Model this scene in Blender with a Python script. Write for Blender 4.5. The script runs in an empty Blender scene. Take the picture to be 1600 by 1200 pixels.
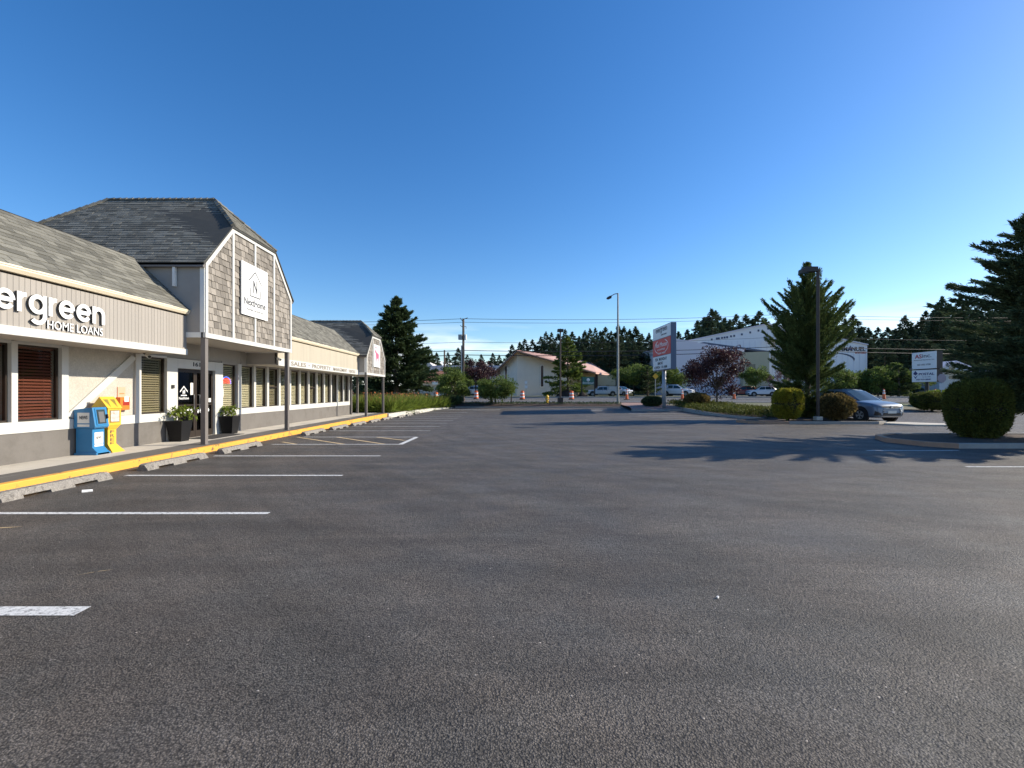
import bpy, math, random
import numpy as np
from mathutils import Vector, Matrix
R = math.radians
random.seed(7)
scene = bpy.context.scene
C = scene.collection
F = 725.0; CX = 790.0; CY = 612.0; EYE = 1.6          # photograph's projection, used to turn measurements into metres
def PX(x, Y): return (x - CX) * Y / F
def PZ(y, Y): return EYE + (CY - y) * Y / F
# ------------------------------------------------------------------ camera, sky, sun
cam = bpy.data.objects.new('camera', bpy.data.cameras.new('camera')); C.objects.link(cam)
cam.location = (0, 0, EYE); cam.rotation_euler = (R(90), 0, 0)
cam.data.sensor_width = 36; cam.data.lens = 36 * F / 1600
cam.data.shift_x = 10 / 1600; cam.data.shift_y = 12 / 1600
cam.data.clip_end = 4000; cam.data.clip_start = 0.05
scene.camera = cam
SUN_EL, SUN_AZ = R(27.5), R(78)                        # azimuth clockwise from +Y
world = bpy.data.worlds.new('World'); scene.world = world; world.use_nodes = True
wn = world.node_tree; wn.nodes.clear()
def wnew(t, **k):
    n = wn.nodes.new(t)
    for a, b in k.items(): setattr(n, a, b)
    return n
sky = wnew('ShaderNodeTexSky', sky_type='NISHITA', sun_disc=False, sun_elevation=SUN_EL, sun_rotation=SUN_AZ,
           altitude=0, air_density=1.0, dust_density=0.35, ozone_density=3.0)
hsv = wnew('ShaderNodeHueSaturation'); hsv.inputs['Saturation'].default_value = 1.3; hsv.inputs['Value'].default_value = 1.15; hsv.inputs['Hue'].default_value = .506
bg = wnew('ShaderNodeBackground'); bg.inputs['Strength'].default_value = 0.12
tc = wnew('ShaderNodeTexCoord'); sep = wnew('ShaderNodeSeparateXYZ')
mp = wnew('ShaderNodeMapping'); mp.inputs['Scale'].default_value = (2.2, 2.2, 16)
nz = wnew('ShaderNodeTexNoise'); nz.inputs['Scale'].default_value = 1.7; nz.inputs['Detail'].default_value = 6; nz.inputs['Roughness'].default_value = .55
rmp = wnew('ShaderNodeMapRange'); rmp.inputs[1].default_value = .41; rmp.inputs[2].default_value = .56
band = wnew('ShaderNodeMapRange'); band.inputs[1].default_value = .15; band.inputs[2].default_value = .07
mul = wnew('ShaderNodeMath', operation='MULTIPLY'); mixc = wnew('ShaderNodeMixRGB'); mixc.inputs[2].default_value = (8.2, 8.5, 9.0, 1)
mul2 = wnew('ShaderNodeMath', operation='MULTIPLY'); mul2.inputs[1].default_value = .85
wo = wnew('ShaderNodeOutputWorld')
L = wn.links.new
L(tc.outputs['Generated'], sep.inputs[0]); L(tc.outputs['Generated'], mp.inputs[0]); L(mp.outputs[0], nz.inputs[0])
L(nz.outputs[0], rmp.inputs[0]); L(sep.outputs[2], band.inputs[0]); L(rmp.outputs[0], mul.inputs[0]); L(band.outputs[0], mul.inputs[1])
L(mul.outputs[0], mul2.inputs[0]); L(mul2.outputs[0], mixc.inputs[0]); L(sky.outputs[0], hsv.inputs['Color']); L(hsv.outputs[0], mixc.inputs[1])
L(mixc.outputs[0], bg.inputs[0]); L(bg.outputs[0], wo.inputs[0])
sd = bpy.data.lights.new('sun', 'SUN'); sd.energy = 5.0; sd.angle = R(0.53); sd.color = (1, .91, .76)
sun = bpy.data.objects.new('sun', sd); C.objects.link(sun)
S = Vector((math.cos(SUN_EL) * math.sin(SUN_AZ), math.cos(SUN_EL) * math.cos(SUN_AZ), math.sin(SUN_EL)))
sun.rotation_euler = S.to_track_quat('Z', 'Y').to_euler(); sun.location = (30, 0, 30)
scene.view_settings.view_transform = 'Standard'; scene.view_settings.look = 'None'
scene.view_settings.exposure = 0.46; scene.view_settings.gamma = 1
scene.render.engine = 'CYCLES'; scene.cycles.diffuse_bounces = 2; scene.cycles.transparent_max_bounces = 12
# ------------------------------------------------------------------ materials
MATS = {}
def mat(name, col, rough=.7, var=.12, vscale=3.0, bump=0.0, bscale=60.0, spec=.4, metal=0.0, col2=None, c2scale=2.0,
        c2lo=.5, c2hi=.65, isl=0.0, emit=None, trans=0.0, stretch=None, fine=0.0, fscale=80.0, c2rough=.6):
    if name in MATS: return MATS[name]
    m = bpy.data.materials.new(name); m.use_nodes = True; nt = m.node_tree; N = nt.nodes; K = nt.links.new
    b = N['Principled BSDF']; b.inputs['Roughness'].default_value = rough; b.inputs['Metallic'].default_value = metal
    b.inputs['Specular IOR Level'].default_value = spec
    tc = N.new('ShaderNodeTexCoord'); src = tc.outputs['Object']
    if stretch:
        mpn = N.new('ShaderNodeMapping'); mpn.inputs['Scale'].default_value = stretch; K(src, mpn.inputs[0]); src = mpn.outputs[0]
    rgb = N.new('ShaderNodeRGB'); rgb.outputs[0].default_value = (*col, 1); out = rgb.outputs[0]
    if col2:
        n2 = N.new('ShaderNodeTexNoise'); n2.inputs['Scale'].default_value = c2scale; n2.inputs['Detail'].default_value = 7; n2.inputs['Roughness'].default_value = c2rough
        K(src, n2.inputs[0]); r = N.new('ShaderNodeMapRange'); r.inputs[1].default_value = c2lo; r.inputs[2].default_value = c2hi; K(n2.outputs[0], r.inputs[0])
        mx = N.new('ShaderNodeMixRGB'); K(r.outputs[0], mx.inputs[0]); K(out, mx.inputs[1]); mx.inputs[2].default_value = (*col2, 1); out = mx.outputs[0]
    def scale_by(out, val):
        v = N.new('ShaderNodeVectorMath'); v.operation = 'SCALE'; K(out, v.inputs[0]); K(val, v.inputs['Scale']); return v.outputs[0]
    if var:
        n1 = N.new('ShaderNodeTexNoise'); n1.inputs['Scale'].default_value = vscale; n1.inputs['Detail'].default_value = 8; n1.inputs['Roughness'].default_value = .65
        K(src, n1.inputs[0]); r = N.new('ShaderNodeMapRange'); r.inputs[1].default_value = .25; r.inputs[2].default_value = .75
        r.inputs[3].default_value = 1 - var; r.inputs[4].default_value = 1 + var; K(n1.outputs[0], r.inputs[0]); out = scale_by(out, r.outputs[0])
    if fine:
        n3 = N.new('ShaderNodeTexNoise'); n3.inputs['Scale'].default_value = fscale; n3.inputs['Detail'].default_value = 3; n3.inputs['Roughness'].default_value = .7
        K(tc.outputs['Object'], n3.inputs[0]); r = N.new('ShaderNodeMapRange'); r.inputs[1].default_value = .3; r.inputs[2].default_value = .7
        r.inputs[3].default_value = 1 - fine; r.inputs[4].default_value = 1 + fine; K(n3.outputs[0], r.inputs[0]); out = scale_by(out, r.outputs[0])
    if isl:
        g = N.new('ShaderNodeNewGeometry'); oi = N.new('ShaderNodeObjectInfo'); a = N.new('ShaderNodeMath'); a.operation = 'ADD'
        K(g.outputs['Random Per Island'], a.inputs[0]); K(oi.outputs['Random'], a.inputs[1]); fr = N.new('ShaderNodeMath'); fr.operation = 'FRACT'; K(a.outputs[0], fr.inputs[0])
        r = N.new('ShaderNodeMapRange'); r.inputs[3].default_value = 1 - isl; r.inputs[4].default_value = 1 + isl; K(fr.outputs[0], r.inputs[0]); out = scale_by(out, r.outputs[0])
        m['fr'] = 1
    K(out, b.inputs['Base Color'])
    if bump:
        nb = N.new('ShaderNodeTexNoise'); nb.inputs['Scale'].default_value = bscale; nb.inputs['Detail'].default_value = 4; K(src, nb.inputs[0])
        bp = N.new('ShaderNodeBump'); bp.inputs['Strength'].default_value = bump; bp.inputs['Distance'].default_value = .01; K(nb.outputs[0], bp.inputs['Height']); K(bp.outputs[0], b.inputs['Normal'])
    if emit: b.inputs['Emission Color'].default_value = (*emit[0], 1); b.inputs['Emission Strength'].default_value = emit[1]
    if trans:
        tr = N.new('ShaderNodeBsdfTranslucent'); K(out, tr.inputs[0]); ms = N.new('ShaderNodeMixShader'); ms.inputs[0].default_value = trans
        K(b.outputs[0], ms.inputs[1]); K(tr.outputs[0], ms.inputs[2]); K(ms.outputs[0], N['Material Output'].inputs[0])
    MATS[name] = m; return m
def glass_mat(name, tint, refl=.12, rough=.02):
    m = bpy.data.materials.new(name); m.use_nodes = True; N = m.node_tree.nodes; K = m.node_tree.links.new; N.remove(N['Principled BSDF'])
    t = N.new('ShaderNodeBsdfTransparent'); t.inputs[0].default_value = (*tint, 1)
    g = N.new('ShaderNodeBsdfGlossy'); g.inputs['Roughness'].default_value = rough
    lw = N.new('ShaderNodeLayerWeight'); pw = N.new('ShaderNodeMath'); pw.operation = 'POWER'; pw.inputs[1].default_value = 4.0; K(lw.outputs['Facing'], pw.inputs[0])
    a = N.new('ShaderNodeMath'); a.operation = 'MULTIPLY_ADD'; a.inputs[1].default_value = .75; a.inputs[2].default_value = refl; K(pw.outputs[0], a.inputs[0])
    ms = N.new('ShaderNodeMixShader'); K(a.outputs[0], ms.inputs[0]); K(t.outputs[0], ms.inputs[1]); K(g.outputs[0], ms.inputs[2]); K(ms.outputs[0], N['Material Output'].inputs[0])
    MATS[name] = m; return m
def asphalt(name, base, tint2, gs=1.0):
    m = bpy.data.materials.new(name); m.use_nodes = True; nt = m.node_tree; N = nt.nodes; K = nt.links.new
    b = N['Principled BSDF']; b.inputs['Roughness'].default_value = .62; b.inputs['Specular IOR Level'].default_value = .34
    tc = N.new('ShaderNodeTexCoord'); o = tc.outputs['Object']
    def noise(scale, det, rough, vec=None, dist=0):
        n = N.new('ShaderNodeTexNoise'); n.inputs['Scale'].default_value = scale; n.inputs['Detail'].default_value = det
        n.inputs['Roughness'].default_value = rough; n.inputs['Distortion'].default_value = dist; K(vec or o, n.inputs[0]); return n.outputs[0]
    def rng(v, a, b_, c, d):
        r = N.new('ShaderNodeMapRange'); r.inputs[1].default_value = a; r.inputs[2].default_value = b_; r.inputs[3].default_value = c; r.inputs[4].default_value = d; K(v, r.inputs[0]); return r.outputs[0]
    def mth(op, a, b_):
        n = N.new('ShaderNodeMath'); n.operation = op
        for i, x in enumerate((a, b_)):
            if isinstance(x, (int, float)): n.inputs[i].default_value = x
            else: K(x, n.inputs[i])
        return n.outputs[0]
    mpn = N.new('ShaderNodeMapping'); mpn.inputs['Scale'].default_value = (.35, 1.6, 1); mpn.inputs['Rotation'].default_value = (0, 0, R(14)); K(o, mpn.inputs[0])
    vor = N.new('ShaderNodeTexVoronoi'); vor.inputs['Scale'].default_value = 95 * gs; K(o, vor.inputs['Vector'])
    vc = N.new('ShaderNodeSeparateColor'); K(vor.outputs['Color'], vc.inputs[0])
    big = noise(.55, 6, .6, None, .4); streak = noise(1.1, 6, .62, mpn.outputs[0], .6); mid = noise(9, 5, .7); fine = noise(60 * gs, 4, .75)
    stones = rng(vc.outputs[0], 0, 1, .62, 1.38); fl = mth('GREATER_THAN', vc.outputs[1], .9994); flk = mth('MULTIPLY', fl, 2.4)
    pits = rng(vor.outputs['Distance'], .25, .75, 1.15, .42)
    f = mth('MULTIPLY', rng(big, .3, .7, .84, 1.16), rng(streak, .3, .7, .72, 1.26)); sp = N.new('ShaderNodeSeparateXYZ'); K(o, sp.inputs[0]); dx = mth('SUBTRACT', sp.outputs[0], 17.0); dy = mth('SUBTRACT', sp.outputs[1], 24.0)
    rad = mth('SQRT', mth('ADD', mth('MULTIPLY', dx, dx), mth('MULTIPLY', dy, dy)), 0); cb = N.new('ShaderNodeCombineXYZ'); K(mth('MULTIPLY', rad, 2.6), cb.inputs[0]); K(mth('MULTIPLY', mth('ARCTAN2', dy, dx), 1.6), cb.inputs[1])
    st2 = noise(1.0, 5, .6, cb.outputs[0], .3); f = mth('MULTIPLY', f, rng(st2, .35, .62, .84, 1.08)); f = mth('MULTIPLY', f, rng(mid, .3, .7, .9, 1.1))
    f = mth('MULTIPLY', f, rng(fine, .3, .7, .72, 1.28)); f = mth('MULTIPLY', f, stones); f = mth('MULTIPLY', f, pits); f = mth('ADD', f, flk)
    mx = N.new('ShaderNodeMixRGB'); mx.inputs[1].default_value = (*base, 1); mx.inputs[2].default_value = (*tint2, 1); K(rng(noise(.9, 4, .6, None, .2), .4, .62, 0, 1), mx.inputs[0])
    v = N.new('ShaderNodeVectorMath'); v.operation = 'SCALE'; K(mx.outputs[0], v.inputs[0]); K(f, v.inputs['Scale']); K(v.outputs[0], b.inputs['Base Color'])
    rgh = mth('MULTIPLY', noise(1.3, 4, .6, None, .3), 1.0)
    K(rng(rgh, .35, .65, .6, .72), b.inputs['Roughness'])
    h = mth('ADD', mth('MULTIPLY', vor.outputs['Distance'], -.9), mth('MULTIPLY', fine, 1.4)); coarse = noise(22 * gs, 3, .6); h = mth('ADD', h, mth('MULTIPLY', coarse, 1.6))
    bp = N.new('ShaderNodeBump'); bp.inputs['Distance'].default_value = .010 / gs; K(rng(noise(.7, 3, .5), .35, .65, .55, 1.0), bp.inputs['Strength']); K(h, bp.inputs['Height']); K(bp.outputs[0], b.inputs['Normal'])
    MATS[name] = m; return m
A_LOT = asphalt('asphalt_lot', (.130, .111, .093), (.115, .105, .093))
A_ROAD = asphalt('asphalt_road', (.16, .155, .15), (.14, .14, .14), .7)
M = dict(
 white=mat('white_paint', (.57, .56, .52), .55, .05, 2, .05, 90),
 whiteshade=mat('white_trim', (.78, .77, .72), .6, .06, 3),
 cream=mat('cream_gutter', (.80, .70, .52), .5, .05, 2),
 stucco=mat('stucco', (.47, .435, .375), .9, .10, 5, .8, 40, fine=.14, fscale=34),
 base=mat('grey_base', (.155, .142, .128), .85, .10, 1.5, .2, 60, col2=(.125, .113, .10), c2scale=2.2, c2lo=.5, c2hi=.72, fine=.08),
 wallgrey=mat('wall_grey', (.34, .32, .29), .85, .08, 2, .2, 60),
 siding=mat('siding', (.335, .305, .27), .8, .05, 3, .15, 40, isl=.05, stretch=(8, 8, .6)),
 siding2=mat('siding_cream', (.46, .41, .32), .8, .05, 3, .1, 40, isl=.05, stretch=(8, 8, .6)),
 soffit=mat('soffit', (.50, .46, .39), .8, .05, 2),
 shingle=mat('roof_shingle', (.175, .168, .142), .95, .14, 6, .5, 120, isl=.32, fine=.2, fscale=110, spec=.15),
 shingled=mat('roof_shingle_dark', (.165, .16, .138), .95, .14, 6, .5, 120, isl=.34, fine=.2, fscale=110, spec=.15),
 deck=mat('roof_deck', (.06, .06, .055), .95),
 shake=mat('wood_shake', (.25, .225, .195), .9, .16, 5, .5, 60, isl=.34, fine=.15, fscale=60, stretch=(6, 6, 1), spec=.15),
 gap=mat('dark_gap', (.03, .027, .024), .95),
 black=mat('black_paint', (.022, .022, .024), .5, .05),
 postgrey=mat('post_paint', (.17, .152, .138), .6, .08, 3, .1, 50),
 bronze=mat('bronze_frame', (.05, .038, .03), .4, .05, metal=.3),
 blindred=mat('blind_wood', (.21, .07, .055), .5, .06),
 blindwhite=mat('blind_white', (.80, .77, .64), .6, .05),
 blinddark=mat('blind_grey', (.36, .33, .25), .6, .05),
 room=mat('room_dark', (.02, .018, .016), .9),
 concrete=mat('concrete', (.56, .51, .43), .9, .1, 1.5, .4, 90, col2=(.40, .365, .31), c2scale=1.2, c2lo=.52, c2hi=.7, fine=.08),
 walkdark=mat('weathered_concrete', (.135, .123, .108), .9, .12, 4, .5, 90, col2=(.27, .25, .22), c2scale=1.6, c2lo=.56, c2hi=.72, fine=.2, fscale=60, stretch=(3, .5, 1)),
 stop=mat('wheel_stop_concrete', (.24, .22, .195), .95, .25, 10, 1.0, 45, col2=(.10, .09, .08), c2scale=18, c2lo=.54, c2hi=.70, fine=.4, fscale=70),
 yellow=mat('kerb_yellow', (.80, .39, .06), .6, .07, 4, .25, 60, col2=(.20, .13, .07), c2scale=4, c2lo=.57, c2hi=.61, fine=.05, c2rough=.75),
 kerb=mat('kerb_concrete', (.36, .33, .29), .9, .12, 3, .4, 60, fine=.15),
 kerbred=mat('kerb_terracotta', (.42, .26, .17), .9, .12, 3, .4, 60, fine=.12),
 line=mat('line_paint', (.66, .66, .64), .75, .08, 6, .3, 90, col2=(.14, .14, .14), c2scale=22, c2lo=.50, c2hi=.64, fine=.12, c2rough=.75),
 lineyel=mat('line_paint_yellow', (.62, .46, .25), .75, .08, 6, .3, 90, col2=(.12, .12, .12), c2scale=20, c2lo=.55, c2hi=.7, fine=.12),
 mulch=mat('bark_mulch', (.075, .05, .038), .95, .3, 8, 1, 60, fine=.4, fscale=30),
 gravelred=mat('red_gravel', (.30, .19, .16), .95, .3, 8, 1, 60, fine=.4, fscale=30),
 soil=mat('dry_ground', (.15, .135, .09), .95, .2, .4, .5, 10, col2=(.10, .13, .045), c2scale=.3),
 lawn=mat('lawn', (.20, .21, .06), .95, .25, .6, .5, 30, col2=(.33, .27, .12), c2scale=.25, c2lo=.4, c2hi=.6),
 bark=mat('bark', (.10, .08, .06), .95, .2, 6, .8, 30),
 spruce=mat('spruce_needles', (.060, .088, .036), .8, .25, .5, isl=.5, trans=.25, spec=.15),
 cypress=mat('cypress_needles', (.095, .130, .040), .8, .3, .8, isl=.5, trans=.25, spec=.15),
 cedar=mat('cedar_needles', (.075, .105, .050), .8, .3, .8, isl=.5, trans=.2, spec=.15),
 farfir=mat('far_fir_needles', (.066, .092, .050), .9, .3, .25, isl=.5, trans=.15, spec=.1),
 green=mat('green_leaves', (.12, .165, .036), .7, .25, 1, isl=.5, trans=.35, spec=.25),
 lime=mat('lime_leaves', (.17, .22, .035), .7, .2, 1, isl=.4, trans=.4, spec=.2),
 yew=mat('hedge_leaves', (.11, .12, .024), .7, .25, 2, isl=.5, trans=.25, spec=.2),
 gold=mat('gold_hedge_leaves', (.30, .27, .03), .7, .25, 2, isl=.45, trans=.3, spec=.2),
 bronzeleaf=mat('bronze_green_leaves', (.17, .125, .045), .7, .3, 2, isl=.5, trans=.3, spec=.25),
 plum=mat('plum_leaves', (.062, .027, .030), .6, .3, 1.5, isl=.6, trans=.25, spec=.35),
 pinkgrey=mat('sparse_plum_leaves', (.16, .10, .10), .7, .3, 2, isl=.4, trans=.2),
 twig=mat('shrub_dark_core', (.025, .022, .014), .95),  # near-black for the solid shrub core, inner shade put into the colour
 orange=mat('safety_orange', (.80, .16, .045), .5, .05, 3),
 flower=mat('orange_flowers', (.62, .20, .07), .6, .2, 5, isl=.4, trans=.3),
 reflect=mat('reflective_white', (.75, .72, .70), .5),
 rubber=mat('rubber', (.025, .025, .026), .8),
 metal=mat('galvanised', (.36, .37, .38), .5, .06, 5, metal=.4),
 steel=mat('lamp_steel', (.27, .28, .26), .55, .08, 3, metal=.2),
 darksteel=mat('dark_steel', (.030, .027, .024), .5, .06),
 lamppole=mat('brown_lamp_paint', (.055, .040, .032), .6, .08),
 wood=mat('pole_wood', (.16, .12, .09), .9, .2, 2, .4, 20, stretch=(6, 6, .4)),
 wire=mat('wire', (.02, .02, .025), .6),
 signblue=mat('sign_cabinet', (.115, .15, .21), .5, .04),
 signwhite=mat('sign_white', (.76, .76, .74), .5, .03),
 signred=mat('sign_red', (.62, .06, .045), .5, .03),
 text=mat('dark_lettering', (.055, .055, .06), .6, .0),
 textred=mat('red_lettering', (.45, .03, .03), .5, 0),
 textpink=mat('pink_animal', (.62, .12, .20), .6, .05),
 textblue=mat('navy_lettering', (.03, .035, .12), .5, 0),
 textgrey=mat('grey_lettering', (.12, .12, .125), .6, 0),
 textbrown=mat('brown_print', (.20, .16, .12), .7, .2, 8),
 letterwhite=mat('letter_white', (.85, .85, .84), .4, .02),
 lettersides=mat('letter_sides', (.05, .05, .05), .5),
 newsblue=mat('newsbox_blue', (.028, .19, .40), .4, .06, 4, spec=.5),
 newsyellow=mat('newsbox_yellow', (.78, .44, .045), .45, .06, 4),
 yellowdark=mat('newsbox_slot', (.22, .17, .03), .6),
 paper=mat('paper', (.72, .70, .66), .8, .05),
 newsprint=mat('newsprint', (.50, .46, .42), .8, .35, 14, col2=(.75, .30, .22), c2scale=9, c2lo=.58, c2hi=.62),
 flyer=mat('flyer_orange', (.85, .17, .02), .5, .05), flyerdark=mat('flyer_red', (.30, .02, .01), .5), flyertop=mat('flyer_clear', (.75, .40, .27), .5, .05),
 neonred=mat('neon_red', (.9, .05, .03), .4, 0, emit=((1, .06, .03), 1.2)), neonblue=mat('neon_blue', (.1, .15, .8), .4, 0, emit=((.12, .2, 1), .9)),
 potblack=mat('planter_black', (.010, .010, .011), .5, .05, spec=.25),
 carblue=mat('car_paint_silver_blue', (.17, .23, .31), .3, .02, 2, metal=.15, spec=.4),
 carwhite=mat('car_paint_white', (.62, .65, .70), .3, .02, spec=.6), carred=mat('car_paint_red', (.28, .035, .025), .3, .02, spec=.6), cardark=mat('car_paint_dark', (.03, .035, .045), .25, .02, spec=.6),
 carglass=mat('car_glass', (.02, .045, .055), .06, 0, spec=.5), chrome=mat('chrome', (.6, .6, .62), .2, 0, metal=.9), headlight=mat('headlight', (.14, .17, .21), .12, 0, spec=.7),
 plate=mat('plate', (.45, .50, .50), .4), cladding=mat('cladding', (.02, .02, .022), .6),
 churchwall=mat('church_wall', (.62, .60, .55), .9, .05, 1, .2, 30), churchlit=mat('church_wall_sunlit', (.55, .44, .28), .9, .06, 1), churchroof=mat('church_pink_roof', (.56, .35, .29), .8, .08, 1.2, stretch=(1, 1, 4)),  # churchlit: warm copy of the church wall, sunlight put into its colour
 stained=mat('stained_glass', (.03, .012, .014), .3, .3, 6), churchtrim=mat('church_trim', (.80, .78, .74), .7),
 hallwall=mat('hall_wall', (.76, .76, .76), .7, .04, .5), hallannex=mat('hall_annex_wall', (.62, .60, .65), .8, .04, .5), hallbeige=mat('hall_beige_wall', (.42, .39, .27), .85, .05), hallroof=mat('hall_blue_roof', (.07, .09, .14), .6, .05),
 winglass=mat('far_window_glass', (.03, .05, .045), .15, .1, spec=.7), winlit=mat('lit_far_window', (.75, .60, .50), .4, .1),
 shoproof=mat('shop_brown_roof', (.29, .13, .085), .9, .1, .8), shopwall=mat('shop_white_wall', (.62, .58, .54), .85, .05), house=mat('house_siding', (.50, .53, .54), .8, .05),
 greensign=mat('green_sign', (.035, .13, .105), .5, .03), hydrant=mat('hydrant_yellow', (.78, .46, .03), .5, .05), stopback=mat('stop_sign_back', (.30, .26, .29), .6, .08),
 transformer=mat('transformer_grey', (.34, .36, .36), .6, .05), dirt=mat('dirt_mound', (.03, .022, .018), .95, .3, 3, 1, 20), mat_=mat('door_mat', (.05, .045, .042), .95, .2, 20),
 skin=mat('white_cup', (.8, .8, .78), .5), housenum=mat('house_numbers', (.04, .04, .04), .5), kerbgrey=mat('pale_kerb_paint', (.55, .53, .47), .8, .1, 3),
)
GL = glass_mat('window_glass', (.86, .85, .80), .03)
GLD = glass_mat('door_glass', (.35, .34, .33), .04)
# ------------------------------------------------------------------ helpers
def tag(o, label=None, cat=None, group=None, kind=None):
    if label: o['label'] = label
    if cat: o['category'] = cat
    if group: o['group'] = group
    if kind: o['kind'] = kind
    return o
def thing(name, label, cat, loc=(0, 0, 0), rz=0, group=None):
    o = bpy.data.objects.new(name, None); C.objects.link(o); o.location = loc; o.rotation_euler = (0, 0, rz); o.empty_display_size = .3
    return tag(o, label, cat, group)
def root_loc(p):
    v = Vector((0, 0, 0))
    while p is not None: v += Vector(p.location); p = p.parent
    return v
def addobj(name, me, parent=None):
    o = bpy.data.objects.new(name, me); C.objects.link(o)
    if parent: o.parent = parent
    return o
def copy_tree(o, parent=None):
    c = o.copy(); C.objects.link(c); c.parent = parent
    for ch in list(o.children): copy_tree(ch, c)
    return c
class MB:
    def __init__(s): s.v = []; s.f = []; s.m = []; s.st = []
    def add(s, vs, fs, mi=0):
        n = len(s.v); s.st.append((n, len(s.f))); s.v += [tuple(v) for v in vs]; s.f += [tuple(i + n for i in f) for f in fs]; s.m += [mi] * len(fs); return s
    def box(s, x0, x1, y0, y1, z0, z1, mi=0):
        return s.add([(x, y, z) for z in (z0, z1) for y in (y0, y1) for x in (x0, x1)],
                     [(0, 2, 3, 1), (4, 5, 7, 6), (0, 1, 5, 4), (2, 6, 7, 3), (0, 4, 6, 2), (1, 3, 7, 5)], mi)
    def poly(s, pts, mi=0): return s.add(pts, [tuple(range(len(pts)))], mi)
    def prism(s, pts, d, mi=0):                       # polygon extruded by vector d
        n = len(pts); d = Vector(d); P = [Vector(p) for p in pts]; Q = [p + d for p in P]
        return s.add(P + Q, [tuple(range(n))[::-1], tuple(range(n, 2 * n))] + [(i, (i + 1) % n, n + (i + 1) % n, n + i) for i in range(n)], mi)
    def tube(s, pts, rads, n=8, mi=0, cap=True):
        pts = [Vector(p) for p in pts]
        if not isinstance(rads, (list, tuple)): rads = [rads] * len(pts)
        rings = []; b = len(s.v)
        for i, p in enumerate(pts):
            t = (pts[min(i + 1, len(pts) - 1)] - pts[max(i - 1, 0)]).normalized()
            a = t.cross(Vector((0, 0, 1))); a = t.cross(Vector((0, 1, 0))) if a.length < .05 else a; a.normalize(); c = t.cross(a)
            for k in range(n):
                an = 2 * math.pi * k / n; s.v.append(tuple(p + (a * math.cos(an) + c * math.sin(an)) * rads[i]))
        for i in range(len(pts) - 1):
            for k in range(n):
                s.f.append((b + i * n + k, b + i * n + (k + 1) % n, b + (i + 1) * n + (k + 1) % n, b + (i + 1) * n + k)); s.m.append(mi)
        if cap:
            s.f.append(tuple(b + k for k in range(n))[::-1]); s.m.append(mi); e = b + (len(pts) - 1) * n; s.f.append(tuple(e + k for k in range(n))); s.m.append(mi)
        return s
    def frame_box(s, Mx, mi=0):                       # unit box [0,1]^3 through a matrix
        return s.add([Mx @ Vector((x, y, z)) for z in (0, 1) for y in (0, 1) for x in (0, 1)],
                     [(0, 2, 3, 1), (4, 5, 7, 6), (0, 1, 5, 4), (2, 6, 7, 3), (0, 4, 6, 2), (1, 3, 7, 5)], mi)
    def build(s, name, m, parent=None, smooth=False, bevel=0):
        me = bpy.data.meshes.new(name); o0 = root_loc(parent)
        me.from_pydata([(x - o0.x, y - o0.y, z - o0.z) for x, y, z in s.v], [], s.f)
        for mm in (m if isinstance(m, (list, tuple)) else [m]): me.materials.append(mm)
        me.polygons.foreach_set('material_index', s.m)
        if smooth: me.polygons.foreach_set('use_smooth', [True] * len(s.f))
        me.update(); o = addobj(name, me, parent)
        if bevel:
            b = o.modifiers.new('bevel', 'BEVEL'); b.width = bevel; b.segments = 2; b.limit_method = 'ANGLE'; b.angle_limit = R(40)
        return o
def each(mb, name, m, parent=None, **k):
    """every primitive of the builder as an object of its own"""
    out = []; ends = mb.st[1:] + [(len(mb.v), len(mb.f))]
    for (v0, f0), (v1, f1) in zip(mb.st, ends):
        q = MB(); q.v = mb.v[v0:v1]; q.f = [tuple(i - v0 for i in f) for f in mb.f[f0:f1]]; q.m = mb.m[f0:f1]; out.append(q.build(name, m, parent, **k))
    return out
def bx(name, m, parent, *a, **k): return MB().box(*a).build(name, m, parent, **k)
def struct(o): o['kind'] = 'structure'; return o
def text_data(s, extr=.02, bold=0.0):
    cu = bpy.data.curves.new('t', 'FONT'); cu.body = s; cu.size = 1; cu.extrude = extr; cu.offset = bold; cu.resolution_u = 3
    o = bpy.data.objects.new('t', cu); C.objects.link(o); dg = bpy.context.evaluated_depsgraph_get(); dg.update()
    me = bpy.data.meshes.new_from_object(o.evaluated_get(dg)); V = np.empty(len(me.vertices) * 3); me.vertices.foreach_get('co', V); V = V.reshape(-1, 3)
    Fs = [tuple(p.vertices) for p in me.polygons]; bpy.data.objects.remove(o); bpy.data.curves.remove(cu); bpy.data.meshes.remove(me); return V, Fs
def put_text(name, s, O, ux, uy, h, w, m, parent, extr=.006, bold=0.0, ref=None):
    """text fitted to width w, height h with lower-left corner at O; ux, uy are its axes"""
    V, Fs = text_data(s, .5, bold); O = Vector(O); ux = Vector(ux); uy = Vector(uy); n = ux.cross(uy)
    x0, x1, y0, y1 = V[:, 0].min(), V[:, 0].max(), V[:, 1].min(), V[:, 1].max()
    mb = MB(); mb.add([O + ux * ((v[0] - x0) / (x1 - x0) * w) + uy * ((v[1] - y0) / (y1 - y0) * h) + n * ((v[2] + .5) * extr) for v in V], Fs)
    return mb.build(name, m, parent)
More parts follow.
